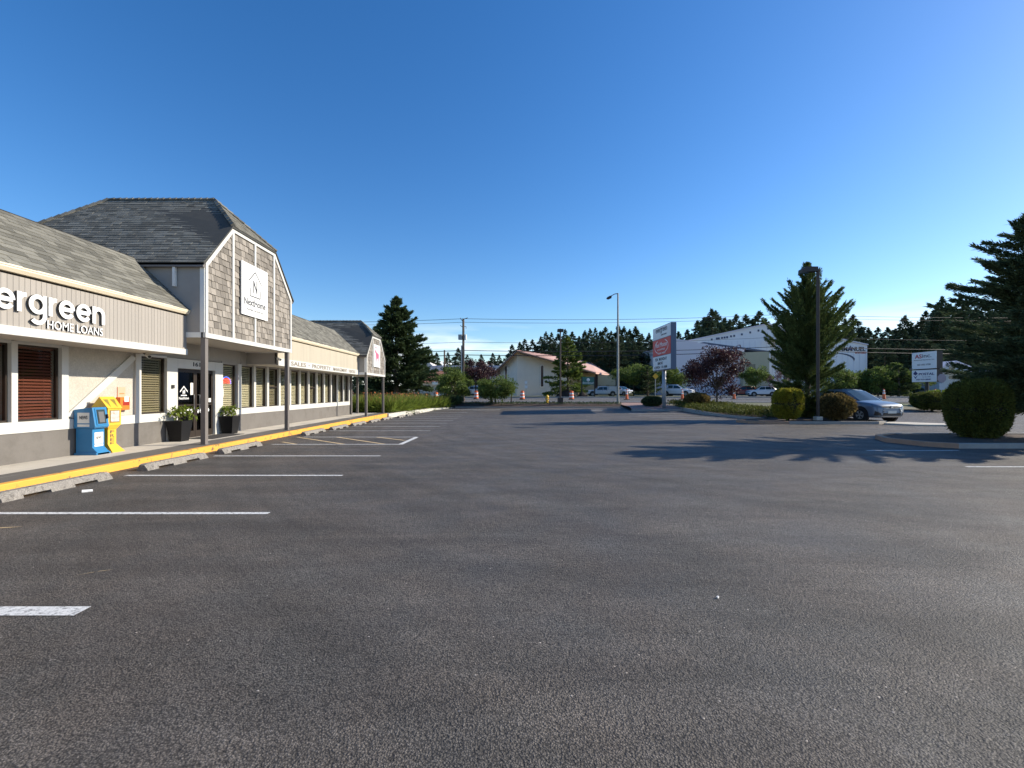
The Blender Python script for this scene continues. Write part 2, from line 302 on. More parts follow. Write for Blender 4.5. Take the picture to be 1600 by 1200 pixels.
def put_letters(s, O, ux, uy, n, width, scale_y, m, parent, extr=.05, bold=0.0):
    Vw, _ = text_data(s, .5, bold); x0 = Vw[:, 0].min(); k = width / (Vw[:, 0].max() - x0); O = Vector(O); ux = Vector(ux); uy = Vector(uy); n = Vector(n)
    for i, ch in enumerate(s):
        if ch == ' ': continue
        Vp, _ = text_data(s[:i + 1], .5, bold); V, Fs = text_data(ch, .5, bold); dx = Vp[:, 0].max() - V[:, 0].max()
        mb = MB(); mb.add([O + ux * ((v[0] + dx - x0) * k) + uy * (v[1] * scale_y) + n * ((v[2] + .5) * extr) for v in V], Fs)
        o = mb.build('letter', m, parent)
        if isinstance(m, (list, tuple)):
            me = o.data
            for p in me.polygons: p.material_index = 0 if p.normal.dot(n) > .9 else 1
# ------------------------------------------------------------------ terrain
GB = [(-80, 0), (0, 0), (18, 0), (30, -.13), (36, -.18), (40, -.1), (43, .1), (44.5, .3), (47, .45), (60, .65), (66, .75), (75, .9), (90, 1.1), (140, 1.6), (260, 3.5), (700, 8), (2500, 20)]
def g(Y):
    for (a, ga), (b, gb) in zip(GB, GB[1:]):
        if Y <= b: return ga + (gb - ga) * (Y - a) / (b - a)
    return GB[-1][1]
def sheet(name, x0, x1, y0, y1, dz, m):
    ys = sorted({y0, y1} | {b for b, _ in GB if y0 < b < y1}); mb = MB()
    for a, b in zip(ys, ys[1:]): mb.poly([(x0, a, g(a) + dz), (x1, a, g(a) + dz), (x1, b, g(b) + dz), (x0, b, g(b) + dz)])
    return struct(mb.build(name, m))
sheet('ground', -2500, 2500, -80, 2500, -.06, M['soil'])
sheet('parking_lot', -7.86, 70, -30, 43.6, 0, A_LOT)
sheet('road', -260, 320, 47.0, 66, -.02, A_ROAD)
for i, (a, b) in enumerate([(55.9, 56.05), (56.3, 56.45)]): sheet('road_line', -150, 220, a, b, -.016, M['lineyel'])
sheet('road_edge_line', -150, 220, 64.4, 64.52, -.015, M['line'])
# far pavement with kerb
k = MB().box(-150, 220, 66.0, 67.6, .5, .90).build('far_pavement', M['kerb']); struct(k)
k = MB().box(-30, 320, 46.55, 47.0, .2, .56).build('near_road_kerb', M['kerb']); struct(k)
# church lawn
lw = MB()
lw.prism([(-60, 67.6, .3), (28, 67.6, .3), (28, 110, .3), (-60, 110, .3)], (0, 0, .62)); struct(lw.build('church_lawn', M['lawn']))
mb = MB().prism([(28.01, 67.6, .3), (260, 67.6, .3), (260, 150, .3), (28.01, 150, .3)], (0, 0, .58)); struct(mb.build('far_car_park', A_ROAD))
# parking lines on the left
LX0, LX1 = -7.25, -3.08
def flat(name, pts, m, dz=.004): return struct(MB().poly([(x, y, g(y) + dz) for x, y in pts]).build(name, m))
def rect(name, x0, x1, y0, y1, m, dz=.004): return flat(name, [(x0, y0), (x1, y0), (x1, y1), (x0, y1)], m, dz)
rect('parking_line', LX0, LX1, 3.31, 3.45, M['line'])
for y in (6.1, 8.85, 11.54, 14.08, 16.34, 19.1, 21.85, 24.6, 27.35, 30.1, 32.8, 35.5, 38.3): rect('parking_line', LX0 - (0 if y < 30 else .2) + (.0 if y not in (14.08, 16.34) else .15), LX1 - .03, y - .05, y + .05, M['line'])
flat('parking_line', [(-3.26, 14.13), (-3.11, 14.13), (-3.05, 16.29), (-3.20, 16.29)], M['line'], .0045)
for (xa, ya, xb, yb) in ((-7.3, 16.28, -4.95, 14.14), (-5.9, 16.28, -3.7, 14.14), (-4.5, 16.28, -3.3, 15.2), (-7.1, 14.75, -6.4, 14.14)):
    flat('hatch_line', [(xa - .07, ya), (xa + .07, ya), (xb + .07, yb), (xb - .07, yb)], M['lineyel'], .0045)
for y in (9.87, 12.6, 26.1, 28.8, 31.5, 34.3, 37): rect('parking_line', 9.8, 15.0 if y > 20 else 13.6 if y < 11 else 12.3, y - .05, y + .05, M['line'])
rect('parking_line', 3.5, 8.6, 40.9, 41.05, M['line']); rect('parking_line', -6.5, -.5, 41.2, 41.32, M['line'])
flat('yellow_paint_scuff', [(-6.08, 5.37), (-5.86, 5.44), (-5.71, 5.50), (-5.95, 5.45)], M['lineyel']); flat('yellow_paint_scuff', [(-3.75, 4.02), (-3.60, 4.14), (-3.52, 4.17), (-3.66, 4.10)], M['lineyel'])
# sidewalk, kerb
struct(bx('sidewalk', M['concrete'], None, -12.5, -8.82, -20, 31.9, -.3, .15))
struct(bx('sidewalk_edge_strip', M['walkdark'], None, -8.82, -8.02, -20, 31.9, -.3, .149))
struct(bx('yellow_kerb', M['yellow'], None, -8.02, -7.86, -20, 30.8, -.3, .152, bevel=.015))
mb = MB().prism([(-7.95, 30.8, -.3), (-7.75, 30.8, -.3), (-7.4, 36, -.3), (-6.4, 41, -.3), (-4.6, 43.5, -.3), (-4.9, 43.7, -.3), (-6.7, 41.3, -.3), (-7.65, 36, -.3)], (0, 0, .43)).build('pale_kerb', M['kerbgrey']); struct(mb)
# wheel stops
def make_stop():
    t = thing('wheel_stop', '', 'wheel stop'); mb = MB(); Lh = .92
    sec = [(-.11, .045), (-.075, .135), (.045, .135), (.10, .045)]
    ys = [-Lh, -Lh + .06, Lh - .06, Lh]; sc = [.75, 1, 1, .75]; V = []; Fc = []
    for y, s_ in zip(ys, sc): V += [(x * (.9 if s_ < 1 else 1), y, .045 + (z - .045) * s_) for x, z in sec]
    for i in range(3):
        for k_ in range(4): Fc.append((i * 4 + k_, i * 4 + (k_ + 1) % 4, i * 4 + 4 + (k_ + 1) % 4, i * 4 + 4 + k_))
    Fc += [(3, 2, 1, 0), (12, 13, 14, 15)]; mb.add(V, Fc)
    for a, b in ((-Lh, -.62), (-.2, .2), (.62, Lh)): mb.add(*(lambda a=a, b=b: ([(x, y, z) for z in (0, .05) for y in (a, b) for x in ((-.12, .115) if z == 0 else (-.105, .095))], [(0, 2, 3, 1), (4, 5, 7, 6), (0, 1, 5, 4), (2, 6, 7, 3), (0, 4, 6, 2), (1, 3, 7, 5)]))())
    mb.build('concrete_bar', M['stop'], t)
    for y in (-.42, .42): MB().tube([(-.015, y, .13), (-.015, y, .139)], .014, 8).build('anchor_bolt', M['rubber'], t)
    return t
st = make_stop()
stops = [(7.6, 'wheel stop nearest the camera, chipped along its near end'), (10.3, 'second concrete wheel stop, below the blue newspaper box'), (12.85, 'third wheel stop, in front of the planter and the near canopy post'),
         (17.8, 'wheel stop just beyond the striped no-parking zone'), (20.5, 'second wheel stop beyond the striped zone'), (23.2, 'third wheel stop beyond the striped zone, between two white lines'),
         (25.95, 'wheel stop short of the far canopy post'), (28.7, 'wheel stop beside the far canopy post'), (31.4, 'wheel stop at the end of the yellow kerb'), (34.1, 'wheel stop by the lilies, first past the yellow kerb'), (36.9, 'farthest wheel stop of the row by the lilies')]
for i, (y, lab) in enumerate(stops):
    o = st if i == 0 else copy_tree(st)
    o.location = (-7.33 + random.uniform(-.03, .03) + (0 if y < 31 else .25), y, g(y)); o.rotation_euler = (0, 0, R(random.uniform(-1.6, 1.6))); tag(o, lab, 'wheel stop', 'concrete wheel stops along the building')
t = MB(); t.tube([(-6.72, 7.36, .012), (-6.62, 7.44, .014)], [.03, .022], 8); tag(t.build('paper_cup', M['skin']), 'flattened white cup lying by the nearest wheel stop', 'litter')
t = MB(); t.tube([(1.635, 2.60*1.38, .004), (1.65, 3.60, .012)], [.012, .008], 6); tag(t.build('pebble', M['paper']), 'small white stone lying alone on open asphalt', 'stone')
# ------------------------------------------------------------------ the long commercial building
WX = -9.9; FX = -8.7
bld = thing('shop_building', 'long single storey grey and white shop building with shingled gable dormers', 'building', (-10, 14, 0))
YS = -8
# wall pieces: openings (y0,y1,z0,z1)
wins = [(6.1, 7.15, 'r'), (7.25, 8.2, 'r'), (8.3, 9.25, 'r'), (9.37, 10.3, 'r'), (12.56, 13.5, 'd'), (16.17, 17.03, 'w')]
ws = 17.32
for i in range(12): wins.append((ws + i * 1.0, ws + i * 1.0 + .86, 'wwdwwwdwwpwp'[i]))
WZ0, WZ1 = 1.0, 2.56
w = MB()
def wallbox(y0, y1, z0, z1, x=WX, th=.25): w.box(x - th, x, y0, y1, z0, z1)
# stucco panel (two materials: grey base, stucco)
bb = MB(); bb.box(WX - .25, WX + .03, YS, 13.62, .1, .76); bb.box(WX - .25, WX + .03, 16.1, 29.35, .1, .76); each(bb, 'base_wall', M['base'], bld)
sw = MB(); sw.box(WX - .25, WX + .0, YS, 6.0, .99, 2.63); sw.box(WX - .25, WX, 10.45, 12.42, .99, 2.63); each(sw, 'stucco_wall', M['stucco'], bld)
ug = MB(); ug.box(WX - .25, WX - .01, 12.4, 17.35, 2.62, 3.1); ug.build('upper_wall', M['wallgrey'], bld)
tr = MB()
tr.box(WX - .2, WX + .05, YS, 13.62, .76, .985); tr.box(WX - .2, WX + .05, 16.1, 29.35, .76, .985)
for y0, y1 in ((6.0, 6.1), (7.15, 7.25), (8.2, 8.3), (9.25, 9.37), (10.3, 10.46), (12.36, 12.55), (17.1, 17.31)): tr.box(WX - .2, WX + .052, y0, y1, .985, 2.62)
for y0, y1 in ((6.1, 7.15), (7.25, 8.2), (8.3, 9.25), (9.37, 10.3), (12.55, 13.5)): tr.box(WX - .2, WX + .045, y0, y1, 2.57, 2.63)
for i in range(12):
    a = ws + i + .86; tr.box(WX - .2, WX + .05, a, a + .14, .985, 2.62)
each(tr, 'wall_trim', M['white'], bld)
hd = MB(); hd.box(WX - .22, WX + .02, 17.31, 29.34, 2.57, 2.66); hd.box(WX-.22, WX+.02, 16.17, 17.1, 2.57, 2.66); each(hd, 'window_head', M['wallgrey'], bld)
wj = MB(); wj.box(WX - .2, WX + .055, 13.5, 13.94, .15, 2.6); wj.box(WX - .2, WX + .055, 13.94, 15.74, 2.31, 2.6); wj.box(WX - .2, WX + .055, 15.74, 16.17, .15, 2.6); each(wj, 'door_surround', M['white'], bld, bevel=.006)
dz = MB(); P0 = Vector((WX, 10.46, 1.0)); P1 = Vector((WX, 12.36, 2.56)); d = (P1 - P0).normalized(); nn = Vector((0, -d.z, d.y)) * .085
dz.prism([P0 + nn + d * .0, P0 - nn + d * .1, P1 - nn, P1 + nn - d * .1], (.045, 0, 0)); dz.build('diagonal_brace', M['white'], bld)
bx('return_wall', M['wallgrey'], bld, -16, WX - .25, 29.1, 29.35, .1, 2.63)
ew = MB(); ew.box(WX - .25, WX - .005, 17.36, 29.35, 2.665, 3.72); ew.box(WX, FX - .125, 17.73, 17.83, 2.665, 3.72); ew.box(WX, FX - .125, 12.54, 12.64, 2.665, 3.72); ew.box(WX - .25, WX - .005, YS, 12.38, 2.665, 3.72); each(ew, 'eave_wall', M['wallgrey'], bld)
bx('back_wall', M['wallgrey'], bld, -16.2, -16, YS, 29.35, 0, 5)
def make_window(y0, y1, kind, z0=WZ0 - .01, z1=WZ1 + .01):
    wo = bpy.data.objects.new('window', None); C.objects.link(wo); wo.parent = bld; wo.location = (WX - bld.location.x, (y0 + y1) / 2 - bld.location.y, 1.0); wo.empty_display_size = .1
    fm = MB(); t_ = .035; xa, xb = WX - .10, WX - .03
    fm.box(xa, xb, y0, y0 + t_, z0, z1); fm.box(xa, xb, y1 - t_, y1, z0, z1); fm.box(xa, xb, y0 + t_, y1 - t_, z0, z0 + t_); fm.box(xa, xb, y0 + t_, y1 - t_, z1 - t_, z1)
    if kind == 'd' and y0 > 14: fm.box(xa, xb, y0 + t_, y1 - t_, 1.78, 1.83)
    fm.build('frame', M['bronze'], wo)
    bx('pane', GL, wo, WX - .075, WX - .065, y0 + t_, y1 - t_, z0 + t_, z1 - t_)
    if kind != 'p':
        bl = MB(); z = z0 + .06; tilt = .022
        while z < z1 - .06:
            j = random.uniform(-.002, .002); bl.add([(WX - .150, y0 + .05, z + j + tilt), (WX - .150, y1 - .05, z + j + tilt), (WX - .112, y1 - .05, z + j - tilt), (WX - .112, y0 + .05, z + j - tilt)], [(0, 1, 2, 3)]); z += .066
        for yy in (y0 + .25, y1 - .25): bl.box(WX - .104, WX - .102, yy - .003, yy + .003, z0 + .05, z1 - .05)
        bl.box(WX - .16, WX - .10, y0 + .045, y1 - .045, z1 - .07, z1 - .035)
        bl.build('blind', {'r': M['blindred'], 'w': M['blindwhite'], 'd': M['blinddark']}[kind], wo)
    else: 
        cu = MB(); n_ = 14
        for q in range(n_):
            ya = y0 + .05 + (y1 - y0 - .45) * q / n_; cu.box(WX - .2 - .02 * (q % 2), WX - .19 - .02 * (q % 2), ya, ya + .05, z0 + .05, z1 - .2)
        cu.build('curtain', M['blindwhite'], wo)
    bx('sill', M['whiteshade'] if y0 > 9 else M['bronze'], wo, WX - .12, WX + .0, y0, y1, z0 - .0, z0 + .03) if False else None
for a in wins: make_window(*a)
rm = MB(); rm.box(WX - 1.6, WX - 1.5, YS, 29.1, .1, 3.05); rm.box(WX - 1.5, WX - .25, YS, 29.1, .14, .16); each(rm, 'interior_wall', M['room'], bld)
# doors
for k_, (y0, y1) in enumerate(((13.95, 14.84), (14.85, 15.73))):
    d_ = bpy.data.objects.new('door', None); C.objects.link(d_); d_.parent = bld; d_.location = (WX - bld.location.x, y0 - bld.location.y, .15)
    fm = MB(); xa, xb = WX - .08, WX - .03
    fm.box(xa, xb, y0, y0 + .07, .16, 2.3); fm.box(xa, xb, y1 - .07, y1, .16, 2.3); fm.box(xa, xb, y0 + .07, y1 - .07, .16, .36); fm.box(xa, xb, y0 + .07, y1 - .07, 2.2, 2.3); fm.box(xa + .005, xb + .004, y0 + .07, y1 - .07, 1.16, 1.2)
    fm.build('frame', M['bronze'], d_); bx('pane', GLD, d_, WX - .06, WX - .052, y0 + .07, y1 - .07, .36, 2.2)
    hy = y1 - .13 if k_ == 0 else y0 + .13
    h_ = MB(); h_.tube([(WX - .03, hy, 1.0), (WX + .03, hy, 1.0), (WX + .03, hy, 1.5), (WX - .03, hy, 1.5)], .013, 6); h_.build('handle', M['metal'], d_)
    yc = (y0 + y1) / 2 - .05
    lg = MB(); xx = WX - .048
    if k_ == 0:
        lg.prism([(xx, yc - .17, 1.62), (xx, yc, 1.78), (xx, yc + .17, 1.62), (xx, yc + .17, 1.58), (xx, yc, 1.74), (xx, yc - .17, 1.58)], (.003, 0, 0))
        lg.box(xx, xx + .003, yc - .13, yc + .13, 1.47, 1.50); lg.box(xx, xx + .003, yc - .05, yc - .02, 1.52, 1.66); lg.box(xx, xx + .003, yc + .02, yc + .05, 1.52, 1.66)
        lg.prism([(xx, yc - .05, 1.66), (xx, yc - .02, 1.66), (xx, yc + .05, 1.52), (xx, yc + .02, 1.52)], (.003, 0, 0)); lg.build('door_logo', M['letterwhite'], d_)
        put_text('door_lettering', 'NextHome', (xx, yc - .22, 1.36), (0, 1, 0), (0, 0, 1), .08, .44, M['letterwhite'], d_, .003, .01)
    bl = MB(); rnd = random.Random(k_ + 3); yy = y0 + .12
    while yy < y1 - .2:
        wd = rnd.uniform(.07, .13); zc = 1.0 + rnd.uniform(-.03, .03); pts = [(xx, yy + wd / 2 + wd / 2 * math.cos(a), zc + .07 * math.sin(a) * rnd.uniform(.7, 1.2)) for a in [i * math.pi / 4 for i in range(8)]]
        bl.prism(pts, (.003, 0, 0)); yy += wd + .03
    bl.build('painted_shapes', M['letterwhite'], d_)
    bx('notice', M['paper'], d_, xx + .001, xx + .004, y1 - .2, y1 - .06, 1.25 + .25 * (k_ == 0), 1.38 + .5 * (k_ == 0))
o = put_text('house_number', '1615', (WX + .056, 14.62, 2.40), (0, 1, 0), (0, 0, 1), .13, .52, M['housenum'], bld, .012, .012)
bx('keypad', M['darksteel'], bld, WX + .055, WX + .09, 13.66, 13.76, 1.7, 1.8)
bx('notice', M['paper'], bld, WX + .056, WX + .062, 15.9, 16.1, 1.2, 1.95)
# soffits / fascias / gutters / wing roofs

def wing(y0, y1, band_top, sidmat, parts, text=False):
    bx('soffit', M['soffit'], bld, WX + .001, FX - .0, y0, y1, 2.63, 2.66)
    bx('fascia', M['white'], bld, FX - .05, FX + .03, y0, y1, 2.60, band_top, bevel=.004)
    bx('siding_backing', M['gap'], bld, FX - .12, FX - .03, y0, y1, band_top, 3.72)
    if parts:
        sd_ = bpy.data.objects.new('siding', None); C.objects.link(sd_); sd_.parent = bld; sd_.location = (0, 0, 0)
        me = None; y = max(y0, 7.4)
        bx('plank_row', sidmat, bld, FX - .03, FX, y0, y - .004, band_top, 3.66)
        while y < y1 - .02:
            wd = min(.1, y1 - y) - .006
            if me is None: 
                p = MB().box(0, .03, 0, 1, 0, 1).build('plank', sidmat); me = p.data; p.parent = sd_
            else: p = addobj('plank', me, sd_)
            b0 = root_loc(sd_); p.location = (FX - .03 - b0.x, y - b0.y, band_top - b0.z); p.scale = (1, wd, 3.66 - band_top); y += .1
    else:
        q = MB(); y = y0
        while y < y1 - .02: q.box(FX - .03, FX, y, min(y + .094, y1), band_top, 3.66); y += .1
        tag(q.build('plank', sidmat, bld), kind='stuff')
    gt = MB(); gt.prism([(FX - .03, y0, 3.70), (FX + .055, y0, 3.70), (FX + .10, y0, 3.76), (FX + .10, y0, 3.79), (FX + .115, y0, 3.79), (FX + .115, y0, 3.82), (FX - .03, y0, 3.82)], (0, y1 - y0, 0)); gt.build('gutter', M['cream'], bld)
    rf = MB(); rf.prism([(-8.62, y0, 3.80), (-10.15, y0, 5.235), (-10.15, y0, 5.15), (-8.7, y0, 3.76)], (0, y1 - y0, 0)); rf.poly([(-10.15, y0, 5.2), (-16, y0, 5.2), (-16, y1, 5.2), (-10.15, y1, 5.2)])
    return rf.build('roof', M['deck'], bld)
roofA = wing(YS, 12.66, 2.757, M['siding'], True)
roofB = wing(17.72, 27.35, 2.88, M['siding2'], False)
cap = MB(); cap.box(-10.22, -10.12, YS, 12.66, 5.22, 5.262); cap.box(-10.22, -10.12, 17.72, 27.35, 5.22, 5.262); each(cap, 'roof_edge', M['gap'], bld)
# shingles
UNIT = {}
def unit_mesh(key, m):
    if key not in UNIT:
        o = MB().box(0, 1, 0, 1, 0, 1).build(key, m); UNIT[key] = o.data; bpy.data.objects.remove(o)
    return UNIT[key]
stuff = {}
cnt = {'shingle': 0, 'shake': 0}
def lay(kind, mat_, parent, O, u, v, n, vmax, urange, wr, exposure, thick, as_parts, seed=1, overlap=.25, lift=.0):
    """courses of pieces on a plane; the lower edge of each piece stands proud of the course below"""
    rnd = random.Random(seed); O = Vector(O); u = Vector(u).normalized(); v = Vector(v).normalized(); n = Vector(n).normalized()
    row = 0; vv = 0.0; sb = stuff.setdefault((kind, mat_.name, parent), MB())
    while vv < vmax - .01:
        ln = min(exposure * (1 + overlap), vmax - vv + .02); ua, ub = urange(vv + exposure * .5)
        uu = ua - rnd.uniform(0, wr[0])
        while uu < ub:
            wd = rnd.uniform(*wr); a, b = max(uu, ua), min(uu + wd, ub); uu += wd
            if b - a < .03: continue
            th = thick * rnd.uniform(.7, 1.3); j = rnd.uniform(-.012, .012) if kind == 'shake' else rnd.choice((0, 0, -.006))
            d_ = (v * ln - n * thick * 1.1).normalized(); nn_ = u.cross(d_); nn_ = nn_ if nn_.dot(n) > 0 else -nn_
            gp = .010 if kind == 'shake' else .004; base = O + u * (a + gp / 2) + v * (vv + j) + n * (thick * .9 + lift)
            Mx = Matrix(((u.x * (b - a - gp), d_.x * ln, nn_.x * th, base.x), (u.y * (b - a - gp), d_.y * ln, nn_.y * th, base.y), (u.z * (b - a - gp), d_.z * ln, nn_.z * th, base.z), (0, 0, 0, 1)))
            ok = as_parts(base) if callable(as_parts) else as_parts
            if ok and cnt[kind] < 300:
                cnt[kind] += 1; p = addobj(kind, unit_mesh(kind + mat_.name, mat_), parent); off = root_loc(parent); M2 = Mx.copy(); M2.translation = Mx.translation - off; p.matrix_local = M2
            else: sb.frame_box(Mx)
        vv += exposure; row += 1
v45 = Vector((-1.53, 0, 1.435)); n45 = Vector((1.435, 0, 1.53)); 
vis = lambda p: p.y > 8.2 and p.y > -p.x * .92
lay('shingle', M['shingle'], roofA, (-8.60, 0, 3.805), (0, 1, 0), v45, n45, 2.09, lambda v: (YS, 12.66), (.18, .42), .14, .012, vis, 3)
lay('shingle', M['shingle'], roofB, (-8.60, 0, 3.805), (0, 1, 0), v45, n45, 2.09, lambda v: (17.72, 27.35), (.18, .42), .14, .012, False, 4)
# gable dormers
def dormer(name, ya, yb, zbot, zsh, ztop, yta, ytb, zr, xra, xrb, nb, seed, rows):
    """ya..yb width, zbot soffit, zsh shoulder, ztop clipped edge between yta..ytb, zr ridge from xra back to xrb"""
    GX = -8.2; yc = (ya + yb) / 2; sg = bpy.data.objects.new('gable_dormer', None); C.objects.link(sg); sg.parent = bld; sg.location = (GX - bld.location.x, yc - bld.location.y, zbot)
    face = MB(); face.prism([(GX - .1, ya, zbot), (GX - .1, yb, zbot), (GX - .1, yb, zsh), (GX - .1, ytb, ztop), (GX - .1, yta, ztop), (GX - .1, ya, zsh)], (.06, 0, 0)); face.build('gable_backing', M['gap'], sg)
    # side walls + soffit
    sw_ = MB(); sw_.box(-11, GX - .1, ya + .0, ya + .1, zbot + .14, zsh + .02); sw_.box(-11, GX - .1, yb - .1, yb, zbot + .14, zsh + .02); each(sw_, 'side_wall', M['wallgrey'], sg)
    bd = MB(); bd.box(-9.9, GX - .1, ya - .02, ya + .08, zbot, zbot + .14); bd.box(-9.9, GX - .1, yb - .08, yb + .02, zbot, zbot + .14); bd.box(GX - .12, GX - .0, ya - .022, ya + .02, zbot + .14, zsh); each(bd, 'side_trim', M['whiteshade'], sg)
    bx('soffit', M['soffit'], sg, -9.9, GX - .1, ya + .08, yb - .08, zbot + .02, zbot + .05)
    # white borders & battens
    T = MB(); x0, x1 = GX - .04, GX + .03; e = .1
    def strip(p, q, wd=.11, off=0.0):
        p = Vector((x0, *p)); q = Vector((x0, *q)); d_ = (q - p).normalized(); nn_ = Vector((0, -d_.z, d_.y)) * wd
        T.prism([p, q, q - nn_, p - nn_], (x1 - x0 + off, 0, 0))
    strip((ya, zsh), (yta, ztop), .11, .002); strip((yta, ztop), (ytb, ztop), .11, .001); strip((ytb, ztop), (yb, zsh), .11, .0)
    T.box(x0, x1 + .005, ya - .02, yb + .02, zbot, zbot + .13); T.box(x0, x1 + .003, ya - .0, ya + .1, zbot + .13, zsh); T.box(x0, x1 + .003, yb - .1, yb, zbot + .13, zsh)
    for yy in nb: T.box(x0, x1 - .004, yy - .05, yy + .05, zbot + .13, ztop - .1)
    each(T, 'white_border', M['white'], sg)
    sk = bpy.data.objects.new('shake_siding', None); C.objects.link(sk); sk.parent = sg
    def ur(v):
        z = zbot + .13 + v
        if z < zsh: return (ya + .1, yb - .1)
        t_ = (z - zsh) / (ztop - zsh); s_ = .13
        return (ya + s_ + (yta - ya) * t_, yb - s_ - (yb - ytb) * t_)
    lay('shake', M['shake'], sk, (GX - .035, 0, zbot + .13), (0, 1, 0), (0, 0, 1), (1, 0, 0), ztop - zbot - .24, ur, (.10, .26), .186, .022, seed < 20, seed)
    # roof
    ov = .06; rf = MB()
    A = (GX + ov, ya - .12, zsh - .02); B = (GX + ov, yta - .03, ztop + .05); Cc = (xra, yc, zr); D = (GX + ov, ytb + .03, ztop + .05); E = (GX + ov, yb + .12, zsh - .02)
    bk = xrb - 2.6; A2 = (bk, ya - .12, zsh - .02); E2 = (bk, yb + .12, zsh - .02); Rb = (xrb, yc, zr)
    dn = Vector((0, 0, -.06))
    for fpts in ([A, B, Cc, Rb, A2], [D, E, E2, Rb, Cc], [B, D, Cc], [A2, Rb, E2]): rf.prism(fpts, dn)
    ro = rf.build('roof', M['deck'], sg)
    slope = Vector((0, yc - (ya - .12), zr - (zsh - .02))); ns = Vector((0, -slope.z, slope.y)); L_ = slope.length; hipk = (GX + ov - xra)
    fr_top = (ztop + .05 - (zsh - .02)) / (zr - zsh + .02)
    def rng_(v):
        t_ = v / L_; lo = bk + (xrb - bk) * t_; hi = GX + ov if t_ < fr_top else GX + ov - (t_ - fr_top) / (1 - fr_top) * hipk; return (-hi, -lo)
    lay('shingle', M['shingled'], ro, (0, ya - .12, zsh - .02), (-1, 0, 0), slope, ns, L_, rng_, (.18, .40), .135, .012, (lambda p: seed < 20 and p.x > -11.5), seed + 7)
    slope2 = Vector((0, -(yb + .12 - yc), zr - zsh + .02)); lay('shingle', M['shingled'], ro, (0, yb + .12, zsh - .02), (-1, 0, 0), slope2, Vector((0, slope2.z, -slope2.y)), L_, rng_, (.18, .40), .135, .012, False, seed + 9)
    hs = Vector((xra - (GX + ov), 0, zr - ztop - .05)); hl = hs.length
    lay('shingle', M['shingle'], ro, (GX + ov, 0, ztop + .05), (0, 1, 0), hs, Vector((hs.z, 0, -hs.x)), hl, lambda v: (yta - .03 + (yc - yta + .03) * v / hl, ytb + .03 - (ytb + .03 - yc) * v / hl), (.18, .4), .135, .012, False, seed + 11)
    cp = MB()
    for p, q in ((B, Cc), (D, Cc), (Cc, Rb), (Rb, A2)): 
        p = Vector(p); q = Vector(q); nseg = max(2, int((q - p).length / .2)); dd = (q - p) / nseg
        for i in range(nseg): cp.tube([p + dd * i + Vector((0, 0, .022)), p + dd * (i + 1.1) + Vector((0, 0, .012))], [.075, .06], 4)
    tag(cp.build('ridge_cap', M['shingled'], ro), kind='stuff')
    gt = MB()
    for yy in (ya - .12, yb + .03): gt.box(-10.6, GX + .03, yy, yy + .09, zsh - .13, zsh - .03)
    each(gt, 'gutter', M['cream'] if False else M['postgrey'], sg)
    ds = MB(); ds.box(-9.02, -8.95, ya - .1, ya - .02, zsh - .65 if seed < 20 else zbot + .5, zsh - .13); 
    if seed < 20: ds.build('downspout', M['whiteshade'], sg)
    return sg
g1 = dormer('d', 12.65, 17.72, 3.08, 5.11, 6.50, 13.9, 16.45, 7.86, -9.53, -12.98, (13.95, 15.17, 16.4), 12, 0)
g2 = dormer('d', 27.35, 31.45, 2.60, 3.75, 5.02, 28.45, 30.3, 6.04, -9.16, -12.3, (28.6, 30.15), 30, 0)
for (kind, mn, par), mb in stuff.items():
    if mb.v: tag(mb.build(kind, MATS[mn], par), kind='stuff')
# posts
def post(x, y, zt, m=M['postgrey']):
    p = MB(); p.box(x - .065, x + .065, y - .065, y + .065, .15, zt); p.box(x - .1, x + .1, y - .1, y + .1, .15, .165); p.build('post', m, bld, bevel=.006)
post(-8.27, 12.74, 3.08); post(-8.27, 17.55, 3.08); post(-8.27, 27.5, 2.6); post(-8.27, 31.3, 2.6); post(-10.0, 31.3, 2.6); post(-9.85, 29.55, 2.6)
bx('porch_beam', M['whiteshade'], bld, -10.1, -9.9, 29.35, 31.4, 2.6, 2.75)
# evergreen sign letters
ev = thing('wall_sign_letters', 'raised white lettering reading evergreen HOME LOANS on the grey board siding', 'sign', (FX + .03, 9, 2.8))
Wf, _ = text_data('evergreen', .5, .02); Wr, _ = text_data('rgreen', .5, .02); ww = 1.75 * (np.ptp(Wf[:, 0]) / np.ptp(Wr[:, 0]))
xh = text_data('x', .5, .02)[0][:, 1].max()
def stroke_letter(paths, y0, zb, parent, sx, sz, wd=.078):
    """geometric sans letter from centre lines; units of x-height"""
    mb = MB()
    for k_, pth in enumerate(paths):
        P_ = [Vector((0, y0 + a * sx, zb + b * sz)) for a, b in pth]; Lf_, Rt_ = [], []
        for i_, p in enumerate(P_):
            d_ = (P_[min(i_ + 1, len(P_) - 1)] - P_[max(i_ - 1, 0)]).normalized(); n_ = Vector((0, -d_.z, d_.y)) * wd / 2; Lf_.append(p + n_); Rt_.append(p - n_)
        xo = FX + .014 + k_ * .0015
        for i_ in range(len(P_) - 1):
            q = [Lf_[i_], Lf_[i_ + 1], Rt_[i_ + 1], Rt_[i_]]; mb.prism([v + Vector((xo, 0, 0)) for v in q], (.04, 0, 0))
    o = mb.build('letter', [M['letterwhite'], M['lettersides']], parent)
    for p in o.data.polygons: p.material_index = 0 if abs(p.normal.x) > .9 else 1
arc = lambda cx, cz, r_, a0, a1, n=18: [(cx + r_ * math.cos(R(a0 + (a1 - a0) * i / n)), cz + r_ * math.sin(R(a0 + (a1 - a0) * i / n))) for i in range(n + 1)]
rr_ = .40
